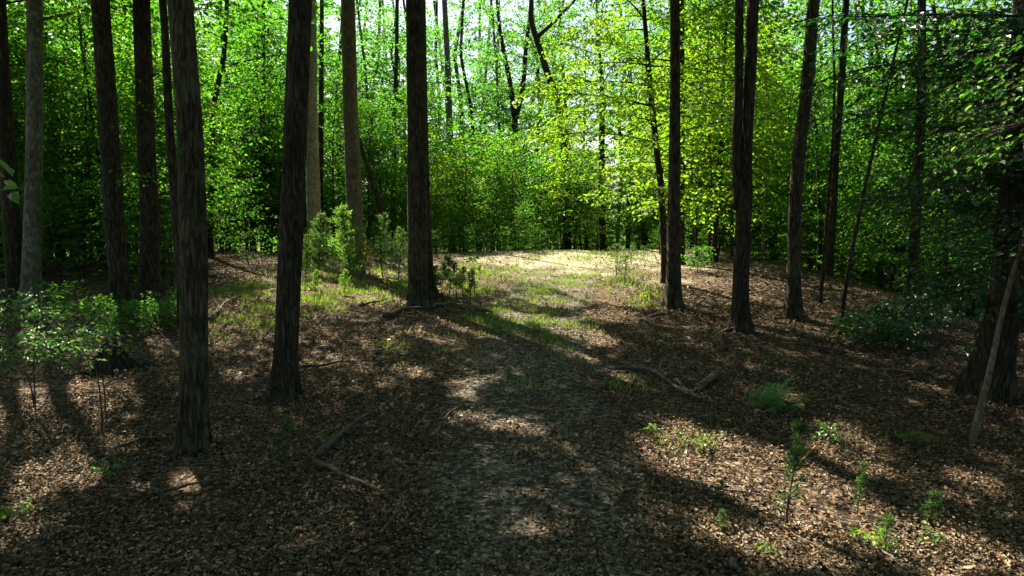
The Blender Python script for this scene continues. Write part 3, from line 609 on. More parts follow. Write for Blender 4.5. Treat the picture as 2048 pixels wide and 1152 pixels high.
# the far wood, one mass of foliage
k = np.random.default_rng(77)
n = 70000; x = k.uniform(-75, 75, n); y = k.uniform(62, 84, n)
topz = np.where(np.abs(x + 4) < 10, 4.0, np.where(np.abs(x + 4) < 16, 7.0, 17.0)) + 3*np.sin(x*.45) + 2*np.sin(x*1.1 + y*.3)
z = -6 + (topz + 6)*k.random(n)**.8
P = np.stack([x, y, z], 1); cl = k.normal(0, 1, (n, 3)); P += .6*np.sin(P[:, [1, 2, 0]]*1.7)
V, Fc = leaf_mesh_arrays(P, norm(cl), norm(k.normal(0, .7, (n, 3)) + np.array([0, 0, 1.])), k.uniform(.3, .5, n), k.uniform(.22, .35, n))
dw = obj('distant_wood', mesh('distant_wood', V, Fc, np.repeat(np.clip(k.normal(.5, .22, n), 0, 1), 4)), M['far_leaf'])
tag(dw, 'far mass of green woodland closing the view behind all the trunks', 'woodland', kind='stuff')

# trees outside the view, added to block sky light and shade the floor
pk = make_tree('forest_tree', 'tall tree of the wood outside the view, added for shade', [(1024, 300, 44), (1024, 560, 44)], depth=20, H=17, z0=6, n=30, reach=5.5, seed=700, sides=12, group='shade trees added outside the view', cull=False, leaf=.2, spacing=.17)
sp = [(-9, 2), (-6, -7), (1, -10), (7, -5), (10, 3), (-15, -3), (15, -4), (-17, 8), (14, 9), (-1, -18), (-10, -15), (9, -14), (18, 12), (-20, 14), (3, -4), (-3, -4.5), (6.5, 0), (-6.5, .5), (-12, -8), (12, -9), (4, -11), (-5, -12), (19, 3), (-19, 1), (0, -26), (-17, -14), (17, -14), (-17.5, 19), (-20, 26), (-22, 20)]
for q, (x, y) in enumerate(sp):
    loc = (x, y, float(gz(x, y)))
    if q == 0: pk.location = loc
    else: copy_tree(pk, loc, q*1.3, 1 + .05*(q % 3))
print('understory done')

# ------------------------------------------------------------------ leaf litter, grass, twigs (uncountable)
def floor_points(k, n, d0, d1, ulo=-80, uhi=2130):
    d = np.sqrt(k.uniform(d0**2, d1**2, n)); u = k.uniform(ulo, uhi, n); return (u - 1024)/F*d, d
def litter(k, n, d0, d1, size, four=True):
    x, y = floor_points(k, n, d0, d1)
    cl = np.sin(x*2.1 + 1.3*np.sin(y*1.7)) + np.sin(y*2.6 + 1.1*np.sin(x*2.3 + 1)) + .8*np.sin(x*5.3 + y*4.1)
    pd = np.abs(np.abs(path_dist(x, y)) - .55)
    keep = k.random(n) < np.clip(.70 + .26*cl - .30*np.exp(-(pd/.35)**2) - .12*np.exp(-(path_dist(x, y)/1.0)**4), .10, 1)
    keep &= ~((y > 22) & (k.random(n) < (y - 22)/14))
    x, y, cl = x[keep], y[keep], cl[keep]; n = len(x)
    z = gz(x, y) + .010 + k.exponential(.014, n)
    az = k.uniform(0, 6.28, n); A = np.stack([np.cos(az), np.sin(az), k.normal(0, .22, n)], 1)
    Nn = norm(np.stack([k.normal(0, .55, n), k.normal(0, .55, n), np.ones(n)], 1))
    L = size*np.exp(k.normal(0, .36, n)); W = L*k.uniform(.4, .75, n)
    fold = k.normal(.05, .22, n)
    A = norm(A); B = norm(np.cross(Nn, A)); Nn = np.cross(A, B)
    c = lambda a, b, h: np.stack([x, y, z], 1) + A*(L*a)[:, None] + B*(W*b)[:, None] + Nn*(L*h)[:, None]
    tipc = k.normal(.05, .12, n)
    v = np.stack([c(-.5, 0, tipc), c(-.12, .5, fold), c(.28, .36, fold), c(.5, 0, tipc), c(.28, -.36, fold), c(-.12, -.5, fold)], 1).reshape(-1, 3)
    b = np.arange(n)[:, None]*6
    Fc = np.concatenate([b + np.array([[0, 2, 1]]), b + np.array([[0, 3, 2]]), b + np.array([[0, 4, 3]]), b + np.array([[0, 5, 4]])])
    if not four:
        v = np.stack([c(-.5, 0, tipc), c(.05, .5, fold), c(.5, 0, tipc), c(.05, -.5, fold)], 1).reshape(-1, 3); b = np.arange(n)[:, None]*4
        Fc = np.concatenate([b + np.array([[0, 2, 1]]), b + np.array([[0, 3, 2]])])
    tint = np.clip(k.beta(.9, 1.45, n) + .06*cl, 0, .96); tint[k.random(n) < .012] = 1.0
    return v, Fc, np.repeat(tint, 6 if four else 4)
k = np.random.default_rng(31)
parts = [litter(k, 80000, 4.2, 6.6, .029), litter(k, 125000, 6.6, 9.5, .031, False), litter(k, 150000, 9.5, 16, .037, False), litter(k, 70000, 16, 29, .05, False)]
off = 0; Vs, Fs, Ts = [], [], []
for v, f, t in parts: Vs.append(v); Fs.append(f + off); Ts.append(t); off += len(v)
ll = obj('leaf_litter', mesh('leaf_litter', np.concatenate(Vs), [np.concatenate(Fs)], np.concatenate(Ts)), M['litter'])
tag(ll, 'brown and tan fallen leaves carpeting the forest floor', 'leaf litter', kind='stuff')

# grass and low green: denser where the picture is green
GR = [(1085,610,36,40,1900),(1110,690,40,30,800),(985,650,45,18,1500),(1060,760,50,30,300),(1130,560,45,22,1500),(940,580,60,14,2500),(1290,600,60,20,1200),(1200,560,70,14,2500),(650,590,120,34,9000),(960,500,110,9,8000),(1200,515,160,16,4500),(1090,585,60,30,4000),(950,545,90,18,5000),(1000,625,70,22,3000),(1110,655,90,16,2500),(520,640,80,40,3000),
      (480,580,60,20,3000),(1270,560,70,25,1500),(1250,770,50,14,250),(1400,890,70,20,260),(640,545,120,20,4000),(780,585,60,25,2000),(1060,555,80,25,1800),(850,690,150,40,800)]
P = []
for (u, v, ru, rv, n) in GR:
    c = gpt(u, v); e = gpt(u + ru, v); g = gpt(u, v + rv); rx = abs(e[0] - c[0]); ry = abs(c[1] - g[1])*1.15
    q = k.normal(0, .55, (n, 2)); P.append(np.stack([c[0] + q[:, 0]*rx, c[1] + q[:, 1]*ry], 1))
P = np.concatenate(P); cl = np.sin(P[:, 0]*4 + 2*np.sin(P[:, 1]*2)) + np.sin(P[:, 1]*4.6 + P[:, 0]); cl = cl + .9*np.sin(P[:, 0]*9.1 + P[:, 1]*2.3)*np.sin(P[:, 1]*6.7 + 1); P = P[k.random(len(P)) < .36 + .3*cl]
n = len(P); P = np.c_[P, gz(P[:, 0], P[:, 1])]
az = k.uniform(0, 6.28, n); h = k.uniform(.05, .14, n)*(1 + (P[:, 1] > 24)*.3); ln_ = k.uniform(.2, 1.0, n)
tip = P + np.stack([np.cos(az)*h*ln_, np.sin(az)*h*ln_, h], 1); w = np.stack([-np.sin(az), np.cos(az), np.zeros(n)], 1)*k.uniform(.006, .016, n)[:, None]
V = np.stack([P - w, P + w, tip], 1).reshape(-1, 3)
gr = obj('grass', mesh('grass', V, [np.arange(3*n).reshape(-1, 3)], np.repeat(np.clip(k.normal(.5, .28, n), 0, 1), 3)), M['grass'])
tag(gr, 'thin yellow-green grass and low growth on the track and clearing', 'grass', kind='stuff')

def stick(k, a, b, r, n=9, wig=.06, lift=.02, fork=0):
    """a fallen stick lying on the floor from a to b (x, y)"""
    t = np.linspace(0, 1, n); l = math.hypot(b[0]-a[0], b[1]-a[1])
    x = a[0] + (b[0]-a[0])*t; y = a[1] + (b[1]-a[1])*t
    px_, py_ = -(b[1]-a[1])/l, (b[0]-a[0])/l
    s = l*wig*(np.sin(t*3.1 + k.uniform(0, 6)) - np.sin(0)*0 + .5*np.sin(t*7 + k.uniform(0, 6)))
    s = s - s[0]
    x, y = x + px_*s, y + py_*s
    z = gz(x, y) + r*.7 + lift*np.abs(np.sin(t*4 + k.uniform(0, 3)))
    return np.stack([x, y, z], 1), np.linspace(r, r*.4, n)
parts = []
for q in range(620):
    x, y = floor_points(k, 1, 4.5, 20); l = k.uniform(.12, .6); a = k.uniform(0, 3.14)
    p, r = stick(k, (x[0], y[0]), (x[0] + l*math.cos(a), y[0] + l*math.sin(a)), k.uniform(.002, .006), 5, .08, .015); parts.append(tube(p, r, 4))
V, Fc = join(parts)
tw = obj('twig_litter', mesh('twig_litter', V, Fc), M['deadwood']); tag(tw, 'thin dry twigs strewn over the fallen leaves', 'twigs', kind='stuff')

# ------------------------------------------------------------------ fallen branches one can pick out
def fallen(label, px_, r, mat='deadwood', twigs=0, seed=0, name='fallen_branch', lift=.03, sides=8):
    k = np.random.default_rng(seed + 4000); r = r*1.35
    g = np.array([gpt(u, v) for u, v in px_]); T = resample(g, .12); n = len(T)
    T[:, 2] = gz(T[:, 0], T[:, 1]) + r*.9 + .015 + lift*np.abs(np.sin(np.linspace(0, 5, n) + k.uniform(0, 3)))
    T[:, :2] += k.normal(0, .008, (n, 2))
    root = thing(name, tuple(g[0]), label, 'branch')
    V, Fc = tube(T - g[0], r*np.linspace(1, .45, n), sides, .05, seed); obj('stem', mesh('stem', V, Fc, smooth=True), M[mat], root)
    for q in range(twigs):
        i_ = int(k.uniform(.2, .95)*(n-1)); a = k.uniform(0, 6.28); l = k.uniform(.2, .55)
        e = T[i_] + np.array([math.cos(a)*l, math.sin(a)*l, 0]); e[2] = gz(e[0], e[1]) + k.uniform(.01, .16)
        mid = (T[i_] + e)/2 + k.normal(0, .03, 3); mid[2] += .03
        V, Fc = tube(np.stack([T[i_], mid, e]) - g[0], [r*.4, r*.3, r*.12], 5); obj('twig', mesh('twig', V, Fc), M[mat], root)
    return root
fallen('long bent grey branch with twigs lying right of the path', [(1220,742),(1290,742),(1330,762),(1365,795),(1405,808)], .022, twigs=9, seed=1)
fallen('dry twiggy stick at the right edge of the path beside the bent grey branch', [(1180,757),(1215,756),(1250,745)], .012, twigs=7, seed=2)
fallen('dark thin stick lying across the path below the lit patch', [(1132,775),(1190,786),(1258,800)], .014, 'twig', twigs=3, seed=3)
fallen('dark curved fallen branch at the foot of the big straight trunk', [(770,640),(800,630),(835,623),(870,622)], .05, 'twig', twigs=2, seed=4, sides=10)
fallen('short dark branch lying behind the fallen branch left of the path', [(722,616),(745,610),(775,604)], .03, 'twig', seed=5)
fallen('grey stick reaching from the big trunk towards the path', [(866,618),(900,612),(935,607)], .03, 'deadwood', seed=6, twigs=2)
fallen('dark log end beside the small cedars left of the path', [(952,625),(985,632)], .05, 'twig', seed=7, sides=10)
fallen('thick dark fallen branch on the shaded floor left of centre', [(640,925),(668,888),(705,862),(738,838)], .032, 'twig', twigs=5, seed=8)
fallen('dark branch crossing the shaded floor below the thick dark fallen branch', [(628,935),(680,955),(735,985),(790,1010)], .022, 'twig', twigs=4, seed=9)
fallen('straight pale stick on the sunlit leaves at lower right', [(1345,968),(1440,985),(1530,1006)], .014, 'deadwood', twigs=1, seed=10)
fallen('thin branch lying over the shaded bank behind the fern', [(1560,690),(1640,700),(1720,715),(1800,716)], .016, 'twig', twigs=4, seed=11)
fallen('pale branched stick on the dark floor near the massive right trunk', [(1690,742),(1770,748),(1850,742),(1880,735)], .016, 'deadwood', twigs=6, seed=12)
fallen('long stick at the lower left edge beside the sunlit leaves', [(60,1092),(120,1078),(180,1062)], .02, 'deadwood', twigs=2, seed=13)
fallen('slender dark stick right of the sunlit patch at lower left', [(260,1005),(340,990),(440,968)], .016, 'twig', twigs=2, seed=14)
fallen('dark stick pointing to the foot of the thick brown trunk', [(235,902),(290,885),(350,872)], .016, 'twig', twigs=1, seed=15)
fallen('bleached forked branch standing on the floor behind the thick brown trunk', [(420,645),(440,622),(450,612),(478,598)], .03, 'deadwood', twigs=4, seed=16)
fallen('long thin dark stick on the floor between the two left trunks and the path', [(598,742),(650,738),(690,730)], .02, 'twig', seed=17)
fallen('crooked twig standing out of the leaves at bottom centre', [(760,1080),(790,1045),(800,1010),(812,985)], .01, 'deadwood', twigs=4, seed=18)
fallen('thin stick slanting across the shaded leaves left of the centre patches', [(885,848),(905,828),(928,812)], .012, 'twig', twigs=2, seed=19)
fallen('slender stick in the sunlit leaves near the bottom right corner', [(1735,1090),(1770,1120),(1810,1150)], .012, 'deadwood', twigs=2, seed=20)
fallen('short reddish stick beside the tall cedar seedling', [(1595,935),(1620,912),(1632,900)], .014, 'heartwood', seed=21)
fallen('dark short branch on the ground behind the moss-footed trunk', [(1302,638),(1330,634),(1345,632)], .03, 'twig', seed=22)
fallen('mossy stick lying right of the moss-footed trunk', [(1395,612),(1425,622)], .04, 'deadwood', seed=23)
fallen('cut dark branch stub at the bottom edge right of centre', [(1462,1152),(1474,1136)], .03, 'deadwood', seed=24)

# broken log with orange heartwood, propped up at one end
a_, b_ = gpt(1392, 784), gpt(1440, 752); b_ = b_ + np.array([0, 0, .10]); rt = thing('broken_log', tuple(a_), 'short broken log piece with an orange break, lying left of the fern', 'log')
T = np.linspace(a_ + np.array([0, 0, .05]), b_, 9) - a_; T[:, 0] += .015*np.sin(np.linspace(0, 4, 9))
V, Fc = tube(T[:5], np.linspace(.06, .052, 5), 12, .07, 3); obj('bark_end', mesh('bark_end', V, Fc, smooth=True), M['deadwood'], rt)
V, Fc = tube(T[4:6] + np.array([0, 0, .002]), [.046, .042], 12, .08, 4); obj('break', mesh('break', V, Fc), M['heartwood'], rt)
V, Fc = tube(T[5:], np.linspace(.045, .03, 4), 12, .07, 5); obj('thin_end', mesh('thin_end', V, Fc, smooth=True), M['deadwood'], rt)

# rotten stump on the left
B = gpt(228, 738); rt = thing('rotten_stump', tuple(B), 'dark rotten stump on the shaded floor left of the thick brown trunk', 'stump')
k = np.random.default_rng(8); T = np.stack([.02*np.sin(np.arange(8)), .02*np.cos(np.arange(8)), np.linspace(-.1, .34, 8)], 1)
V, Fc = tube(T, np.array([.26, .23, .2, .185, .18, .175, .16, .10]), 22, .13, 12, flare=.6); V[-22*2:, 2] += k.normal(0, .05, 44); obj('stump_wood', mesh('stump_wood', V, Fc), M['rotten'], rt)
for q in range(5):
    a = q*1.25 + .3; p = np.stack([np.array([math.cos(a)*s, math.sin(a)*s, .16*math.exp(-s*4) - .01]) for s in (.12, .26, .42, .6)]); V, Fc = tube(p, [.07, .05, .035, .015], 8, .08, q); obj('root', mesh('root', V, Fc), M['rotten'], rt)

# ------------------------------------------------------------------ cedars and seedlings
def cedar_proto(seed, H, n, reach, name, mat='cedar', dens=1.0, bare=.06, stems=1):
    k = np.random.default_rng(seed)
    root = thing(name, (0, 0, 0), 'cedar', 'shrub')
    t = np.linspace(0, 1, 9); T = np.stack([.03*H*np.sin(t*4 + seed), .03*H*np.cos(t*3), t*H - .05], 1)
    V, Fc = tube(T, (.012*H + .004)*(1 - .9*t), 6); obj('trunk', mesh('trunk', V, Fc, smooth=True), M['twig'], root)
    h = H*(bare + (1 - bare)*k.random(n)**.85); f = h/H
    az = k.uniform(0, 6.28, n); l = reach*(1.02 - f)**.95*k.uniform(.4, 1.2, n) + .05*H*.3
    o = np.stack([np.interp(h, T[:, 2], T[:, c]) for c in range(3)], 1)
    d = norm(np.stack([np.cos(az), np.sin(az), k.uniform(.15, .8, n)], 1))
    Ps, As, bp = [], [], []
    for i_ in range(n):
        m = max(8, int(l[i_]*85*dens)); s = k.random(m)**.8
        q = o[i_] + d[i_]*(l[i_]*s)[:, None] + k.normal(0, .07*l[i_] + .008, (m, 3))*(.35 + s)[:, None]
        q[:, 2] += .12*l[i_]*s**2
        Ps.append(q); As.append(norm(d[i_] + k.normal(0, .55, (m, 3)) + np.array([0, 0, .35])))
        bp.append(tube(np.stack([o[i_], o[i_] + d[i_]*l[i_]*.55, o[i_] + d[i_]*l[i_] + np.array([0, 0, .1*l[i_]])]), [.004*H+.001, .003*H, .001], 3, cap=False))
    P, A = np.concatenate(Ps), np.concatenate(As); n_ = len(P)
    L = k.uniform(.05, .11, n_)*(.62 + .3*min(H, 2)); V, Fc = leaf_mesh_arrays(P, A, norm(k.normal(0, 1, (n_, 3))), L, L*.22, fold=.3)
    inn = np.clip(k.normal(.5, .24, n_), 0, 1)
    obj('foliage', mesh('foliage', V, Fc, np.repeat(inn, 4)), M[mat], root)
    V, Fc = join(bp); obj('branches', mesh('branches', V, Fc), M['twig'], root)
    return root
CE = [cedar_proto(1, 2.1, 85, .95, 'cedar_bush', dens=1.15), cedar_proto(2, 1.9, 60, .8, 'cedar_bush', dens=.95), cedar_proto(3, .8, 50, .26, 'cedar_seedling', dens=1.4, bare=.25),
      cedar_proto(4, 1.0, 40, .16, 'cedar_seedling', dens=.6, bare=.05), cedar_proto(5, .38, 26, .14, 'cedar_seedling', dens=1.6), cedar_proto(6, .9, 34, .34, 'pine_seedling', dens=.45, bare=.1)]
cu = [False]*len(CE)
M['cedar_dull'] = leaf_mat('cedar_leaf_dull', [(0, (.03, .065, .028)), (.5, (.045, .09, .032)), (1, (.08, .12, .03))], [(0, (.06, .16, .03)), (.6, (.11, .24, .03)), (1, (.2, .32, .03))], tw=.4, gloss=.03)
M['cedar_brown'] = leaf_mat('cedar_leaf_brown', [(0, (.06, .055, .025)), (.5, (.10, .075, .03)), (1, (.12, .12, .03))], [(0, (.12, .10, .03)), (1, (.26, .24, .03))], tw=.4, gloss=.03)
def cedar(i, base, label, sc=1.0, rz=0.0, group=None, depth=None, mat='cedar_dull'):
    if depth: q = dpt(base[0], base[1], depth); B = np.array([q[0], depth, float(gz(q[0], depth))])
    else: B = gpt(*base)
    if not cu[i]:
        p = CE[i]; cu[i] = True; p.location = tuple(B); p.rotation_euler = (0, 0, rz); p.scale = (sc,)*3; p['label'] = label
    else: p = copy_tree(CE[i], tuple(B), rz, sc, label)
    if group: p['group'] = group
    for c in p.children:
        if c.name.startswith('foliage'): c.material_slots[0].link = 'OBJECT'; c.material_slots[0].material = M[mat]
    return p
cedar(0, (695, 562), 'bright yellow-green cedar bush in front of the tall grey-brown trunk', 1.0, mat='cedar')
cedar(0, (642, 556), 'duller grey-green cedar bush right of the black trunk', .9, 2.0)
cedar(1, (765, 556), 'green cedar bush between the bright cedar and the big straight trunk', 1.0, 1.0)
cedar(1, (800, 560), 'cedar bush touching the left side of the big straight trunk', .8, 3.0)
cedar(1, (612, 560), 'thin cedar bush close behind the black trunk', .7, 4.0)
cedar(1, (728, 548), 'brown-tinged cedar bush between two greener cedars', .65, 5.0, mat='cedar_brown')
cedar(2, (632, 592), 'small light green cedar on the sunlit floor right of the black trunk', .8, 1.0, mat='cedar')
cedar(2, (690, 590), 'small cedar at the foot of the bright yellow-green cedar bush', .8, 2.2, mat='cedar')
for q, (u, v, s) in enumerate([(872, 590, .95), (885, 596, 1.1), (898, 592, 1.25), (912, 600, 1.15), (926, 592, .9)]):
    cedar(2, (u, v), ['leftmost', 'second from left', 'middle', 'second from right', 'rightmost'][q] + ' dark little cedar in the row just right of the big straight trunk', s, q*1.7, 'row of little cedars')
cedar(2, (943, 612), 'small cedar at the right end of the row, beside the path', 1.1, .5)
cedar(2, (975, 506), 'round dark cedar at the far left edge of the clearing', 1.0, .9)
cedar(1, (917, 500), 'dark cedar beyond the clearing, left of its head', .9, .2)
cedar(5, (1232, 560), 'sparse pine seedling in the sun at the right side of the track', 1.2, .3)
cedar(5, (1250, 566), 'sparse pine seedling right beside the larger one at the track', .9, 1.3)
cedar(5, (1264, 535), 'thin pine seedling behind the pair at the track', .9, 2.3)
cedar(5, (1288, 530), 'smallest thin pine seedling near the slim reddish trunk', .7, 3.3)
cedar(3, (1582, 1052), 'tall slender cedar seedling standing in the lower right sunlit leaves', .95, .3)
cedar(3, (1718, 1030), 'sparse dark cedar seedling right of the tall slender seedling', .5, 1.1)
cedar(4, (1862, 1048), 'small feathery cedar seedling nearer the right edge', .8, .4)
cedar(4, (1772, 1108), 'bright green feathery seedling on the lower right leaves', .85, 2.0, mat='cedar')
cedar(4, (1440, 1000), 'tiny feathery seedling left of the tall slender seedling', .5, 1.0)
cedar(3, (575, 922), 'dim cedar seedling in deep shade right of the thick brown trunk', .55, 2.0)
cedar(4, (1444, 1062), 'tiny green seedling at bottom right of centre', .5, 3.0)

# ------------------------------------------------------------------ fern
B = gpt(1548, 822); fern = thing('fern', tuple(B), 'large green fern clump right of the broken log', 'fern')
def frond_mesh(seed, l):
    k = np.random.default_rng(seed); m = 21; t = np.linspace(0, 1, m)
    sp = np.stack([l*t*(.55 + .45*np.sqrt(1 - .5*t)), .05*l*np.sin(t*2), l*(1.15*t - .95*t**2)], 1)
    V0, F0 = tube(sp, .004*(1 - .8*t), 3, cap=False)
    b = sp[3:]; tt = t[3:]; pl_ = .26*l*np.sin(np.clip(tt*1.05, 0, 1)*math.pi*.93 + .18)*(1 - .35*tt) + .015
    tg = norm(np.gradient(sp, axis=0))[3:]; P, A, L = [], [], []
    for sg in (1, -1):
        sd = np.array([0, sg*1.0, 0]); P.append(b); A.append(norm(tg*.35 + sd + k.normal(0, .08, b.shape) - np.array([0, 0, .2]))); L.append(pl_*k.uniform(.85, 1.1, len(b)))
    P, A, L = np.concatenate(P), np.concatenate(A), np.concatenate(L)
    V1, F1 = leaf_mesh_arrays(P, A, norm(np.array([0, 0, 1.0]) + k.normal(0, .15, P.shape)), L, L*.17, fold=.05)
    V, Fc = join([(V0, F0), (V1, F1)]); return mesh('frond', V, Fc, np.concatenate([np.zeros(len(V0)), np.repeat(k.random(len(P)), 4)]))
fm = [frond_mesh(s, l) for s, l in ((1, .72), (2, .62), (3, .5))]
k = np.random.default_rng(21)
for q in range(26):
    f = obj('frond', fm[q % 3], None, fern, (k.normal(0, .13), k.normal(0, .10), 0))
    if not fm[q % 3].materials: fm[q % 3].materials.append(M['fern'])
    f.rotation_euler = (k.normal(0, .15), k.normal(-.32, .28), q*2.4 + k.normal(0, .2)); s = k.uniform(.55, .85); f.scale = (s, s, s)

# ------------------------------------------------------------------ small leafy plants
def leafy(label, base, h, n, reach, leaf, mat, seed, name='leafy_plant', stems=1, lean=(0, 0), cat='plant', spacing=None, z0=.3, twigs=True, group=None, dirs=None):
    k = np.random.default_rng(seed + 600); B = gpt(*base) if len(base) == 2 else np.array(base)
    root = thing(name, tuple(B), label, cat, group)
    O, D, Ln = [], [], []
    for s in range(stems):
        t = np.linspace(0, 1, 8); ln2 = np.array(lean) + k.normal(0, .12*h, 2)*(stems > 1)
        T = np.stack([ln2[0]*t**1.5 + .02*np.sin(t*5 + s), ln2[1]*t**1.5 + .02*np.cos(t*4), t*h - .03], 1) + np.r_[k.normal(0, .04*h, 2)*(stems > 1), 0]
        V, Fc = tube(T, (.006 + .006*h)*(1 - .8*t), 6); obj('stem', mesh('stem', V, Fc, smooth=True), M['twig'], root)
        o, d, l = limb_set(k, T, h, h*z0, n, reach, .2); O += list(o); D += list(d); Ln += list(l)
    if dirs is not None: D = [np.array([dirs[0], dirs[1], 0]) + .9*dd for dd in D]
    P, A, N_, wood = fans(k, O, D, Ln, leaf, spacing or leaf*.8, twig_gap=leaf*1.6, spread=.42, jit=.35)
    obj('leaves', leaves_mesh('leaves', k, P, A, N_, leaf, six=True), M[mat], root)
    V, Fc = wood_mesh(wood, .008, twigs=twigs, sides=4); obj('twigs', mesh('twigs', V, Fc), M['twig'], root)
    return root
leafy('small plant with pale blue-green leaves at the top of the lower right sunlit patch', (1655, 905), .32, 7, .2, .06, 'pale_leaf', 1)
leafy('bright green little plant left of the feathery seedling', (1725, 1085), .12, 5, .12, .05, 'maple', 2)
leafy('bright green seedling at the bottom edge of the sunlit leaves', (1530, 1108), .10, 4, .1, .05, 'maple', 3)
leafy('bright green seedling near the lower right corner', (1860, 1085), .10, 4, .12, .05, 'maple', 4)
leafy('two-leaved green seedling in the sunlit leaves at lower left', (28, 1035), .14, 5, .12, .06, 'maple', 5)
leafy('small pale plant on the shaded leaves at left', (215, 950), .14, 6, .14, .05, 'pale_leaf', 6)
leafy('small plant with few leaves beside the tall slender seedling', (1405, 905), .22, 6, .12, .05, 'grass', 7)
leafy('thin yellow-green plant on the path edge below the grey branch', (1305, 880), .18, 5, .1, .05, 'grass', 8)
leafy('small green plant right of the moss-footed trunk base', (1395, 545), .7, 16, .55, .08, 'leaf', 9, stems=3, name='leafy_bush', cat='bush')
leafy('yellow-green little plant in front of the moss-footed trunk', (1300, 596), .3, 8, .25, .07, 'maple', 10)
leafy('low yellow-green plant in the middle of the path', (1075, 665), .16, 8, .22, .05, 'maple', 11, stems=2)
leafy('low green plant at the left edge of the path', (1000, 665), .16, 8, .25, .05, 'leaf', 12, stems=2)
leafy('tall weed with a few drooping leaves beside the row of little cedars', (948, 590), .95, 6, .22, .09, 'leaf', 13, z0=.75)
leafy('leafy bush with pale sunlit leaves at the left edge', (70, 812), 1.15, 22, 1.15, .07, 'pale_leaf', 14, stems=2, name='leafy_bush', cat='bush', z0=.55, dirs=(.15, 0), spacing=.075)
leafy('thin sapling with bare pale twigs right of the sunlit leafy bush', (202, 868), 1.35, 12, .7, .07, 'pale_leaf', 15, name='sapling', cat='sapling', z0=.7, spacing=.16)
leafy('second thin dark stem beside the twiggy sapling at left', (208, 826), 1.0, 5, .4, .07, 'leaf', 16, name='sapling', cat='sapling', z0=.8, spacing=.2)
for q, (u, v, h) in enumerate([(1720, 690, .45), (1770, 672, .55), (1800, 700, .4), (1845, 670, .6), (1885, 650, .8)]):
    leafy(['leftmost', 'second from left', 'middle', 'second from right', 'rightmost'][q] + ' low dark leafy shrub left of the massive right trunk', (u, v), h, 18, .6, .085, 'holly', 20 + q, stems=3, name='leafy_bush', cat='bush', group='dark shrubs at right', z0=.25)
for q, (u, v, h) in enumerate([(130, 640, .7), (190, 655, .45), (250, 668, .5), (310, 660, .45), (345, 640, .55)]):
    leafy(['leftmost', 'second from left', 'middle', 'second from right', 'rightmost'][q] + ' low dim shrub on the shaded floor between the left trunks', (u, v), h, 14, .6, .08, 'leaf', 40 + q, stems=3, name='leafy_bush', cat='bush', group='dim shrubs at left', z0=.25)
for q, (u, v) in enumerate([(757, 600), (784, 604), (800, 612), (813, 600)]):
    leafy(['leftmost', 'second from left', 'second from right', 'rightmost'][q] + ' thin reddish stem just left of the big straight trunk', (u, v), .75, 4, .16, .06, 'maple', 60 + q, z0=.7, name='sapling', cat='sapling', group='thin stems by the big trunk')

# moss clump
B = gpt(1836, 880); k = np.random.default_rng(5); n = 700; a = k.uniform(0, 6.28, n); r = np.sqrt(k.random(n))*.22
P = np.stack([r*np.cos(a), r*np.sin(a)*.8, .06*(1 - (r/.22)**2)], 1); V, Fc = leaf_mesh_arrays(P, norm(k.normal(0, .5, (n, 3)) + np.array([0, 0, 1.])), norm(k.normal(0, 1, (n, 3))), k.uniform(.02, .045, n), k.uniform(.006, .012, n))
o = obj('moss_clump', mesh('moss_clump', V, Fc, np.repeat(k.random(n), 4)), M['grass'], None, tuple(B)); tag(o, 'rounded yellow-green moss clump on the dark floor at right', 'moss')

# ------------------------------------------------------------------ dark leafy boughs at the right edge and a sprig at the left edge
def bough_tree(label, x, y, H, boughs, r, leaf, mat, seed, bark='bark', name='holly_tree', spread=.45, spacing=None, bare=()):
    k = np.random.default_rng(seed + 1500); B = np.array([x, y, float(gz(x, y))]); root = thing(name, tuple(B), label, 'tree')
    t = np.linspace(0, 1, 14); T = np.stack([.08*np.sin(t*5), .08*np.cos(t*4) - .08, t*H - .1], 1); V, Fc = tube(T, r*(1 - .8*t), 14, .05, seed, flare=.6)
    obj('trunk', mesh('trunk', V, Fc, smooth=True), M[bark], root)
    for (h, p1, th) in boughs:
        p0 = np.array([np.interp(h, T[:, 2], T[:, 0]), np.interp(h, T[:, 2], T[:, 1]), h]); D = np.asarray(p1) - B - p0; l = np.linalg.norm(D)
        P, A, N_, wood = fans(k, [p0], [D], [l], leaf, spacing or leaf*.8, rise=.1, droop=.12, twig_gap=.13, spread=spread, jit=.5)
        V, Fc = wood_mesh(wood, th/l, twigs=True, sides=6); br = obj('branch', mesh('branch', V, Fc), M[bark], root)
        obj('leaves', leaves_mesh('leaves', k, P, A, N_, leaf, six=True), M[mat], br)
    for (h, p1, th) in bare:
        p0 = np.array([0, 0, h]); D = np.asarray(p1) - B - p0; l = np.linalg.norm(D)
        P, A, N_, wood = fans(k, [p0], [D], [l], .05, .3, rise=.1, droop=.1, twig_gap=.2, spread=.35)
        V, Fc = wood_mesh(wood, th/l, twigs=True, sides=5); obj('bare_branch', mesh('bare_branch', V, Fc), M['deadwood'], root)
    return root
hx, hy = 9.6, 9.5
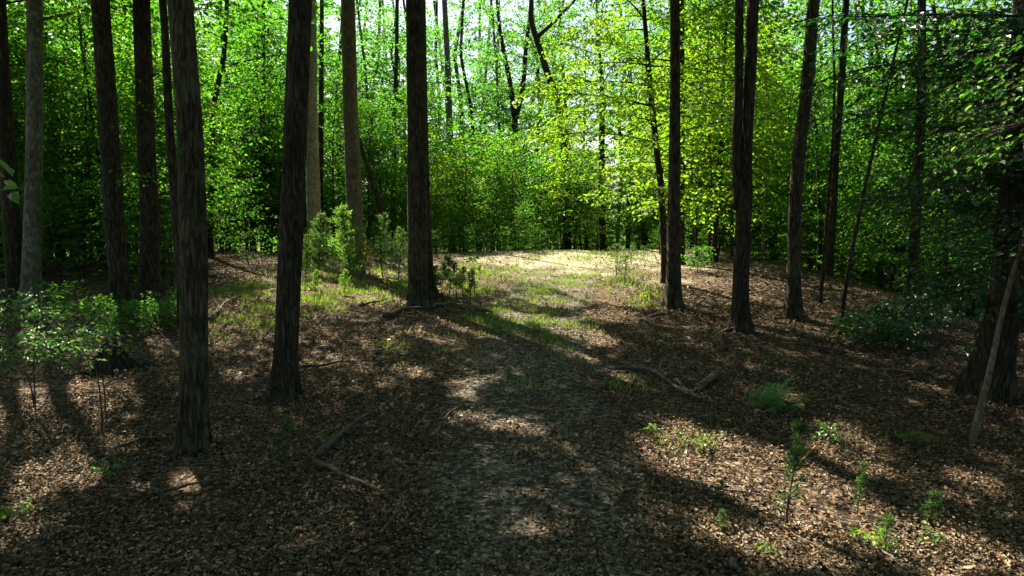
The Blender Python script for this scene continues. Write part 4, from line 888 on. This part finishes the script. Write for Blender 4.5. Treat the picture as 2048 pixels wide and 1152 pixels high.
bg_ = [(h, dpt(u, v, d), .03) for (h, u, v, d) in [(4.6, 1690, 60, 9.0), (4.2, 1720, 150, 9.4), (4.9, 1800, 20, 8.2), (3.6, 1740, 250, 9.8), (3.4, 1800, 330, 9.2), (3.2, 1760, 380, 10.4), (5.2, 1880, 60, 8.8), (2.9, 1830, 420, 9.6),
        (2.6, 1880, 520, 8.8), (2.4, 1830, 560, 10.2), (2.2, 1900, 600, 9.4), (2.0, 1800, 600, 10.2), (3.0, 1900, 470, 10.8), (3.8, 1860, 260, 10.4), (4.4, 1850, 120, 10.6), (2.7, 1950, 430, 8.0), (3.6, 1900, 340, 8.2), (3.2, 1930, 380, 7.8), (2.9, 1990, 480, 7.6), (4.0, 2000, 200, 8.6), (3.4, 1980, 330, 8.4), (4.6, 1960, 110, 8.6), (4.9, 1760, 110, 9.0), (4.1, 1780, 200, 8.8)]]
bough_tree('dark evergreen tree whose glossy boughs fill the right edge', hx, hy, 7.5, bg_, .12, .085, 'holly', 1)
bg2 = [(h, dpt(u, v, d), .02) for (h, u, v, d) in [(4.3, 1880, 200, 7.6), (4.0, 1900, 260, 7.8), (4.5, 1930, 150, 7.4), (3.8, 1860, 330, 7.9), (4.7, 1960, 90, 7.2), (3.9, 1960, 300, 7.0)]]
bare = [(h, dpt(u, v, d), .012) for (h, u, v, d) in [(4.0, 1850, 300, 7.5), (3.9, 1880, 285, 7.3), (4.2, 1900, 230, 7.2), (4.4, 1960, 78, 7.0)]]
bough_tree('bright green beech with bare pale twigs reaching in at the upper right edge', 6.9, 7.0, 6.5, bg2, .07, .085, 'leaf', 2, name='beech_tree', spacing=.1, bare=bare)
bough_tree('sprig of large green leaves poking in at the left edge', -3.1, 3.3, 4.2, [(3.25, dpt(46, 384, 3.1), .006), (3.3, dpt(20, 352, 3.0), .006)], .025, .085, 'pale_leaf', 3, name='sapling', spread=.16, spacing=.12)
print('TRIS', sum(len(p.vertices)-2 for m in bpy.data.meshes for p in m.polygons) if False else sum(len(m.loops) - 2*len(m.polygons) for m in bpy.data.meshes))
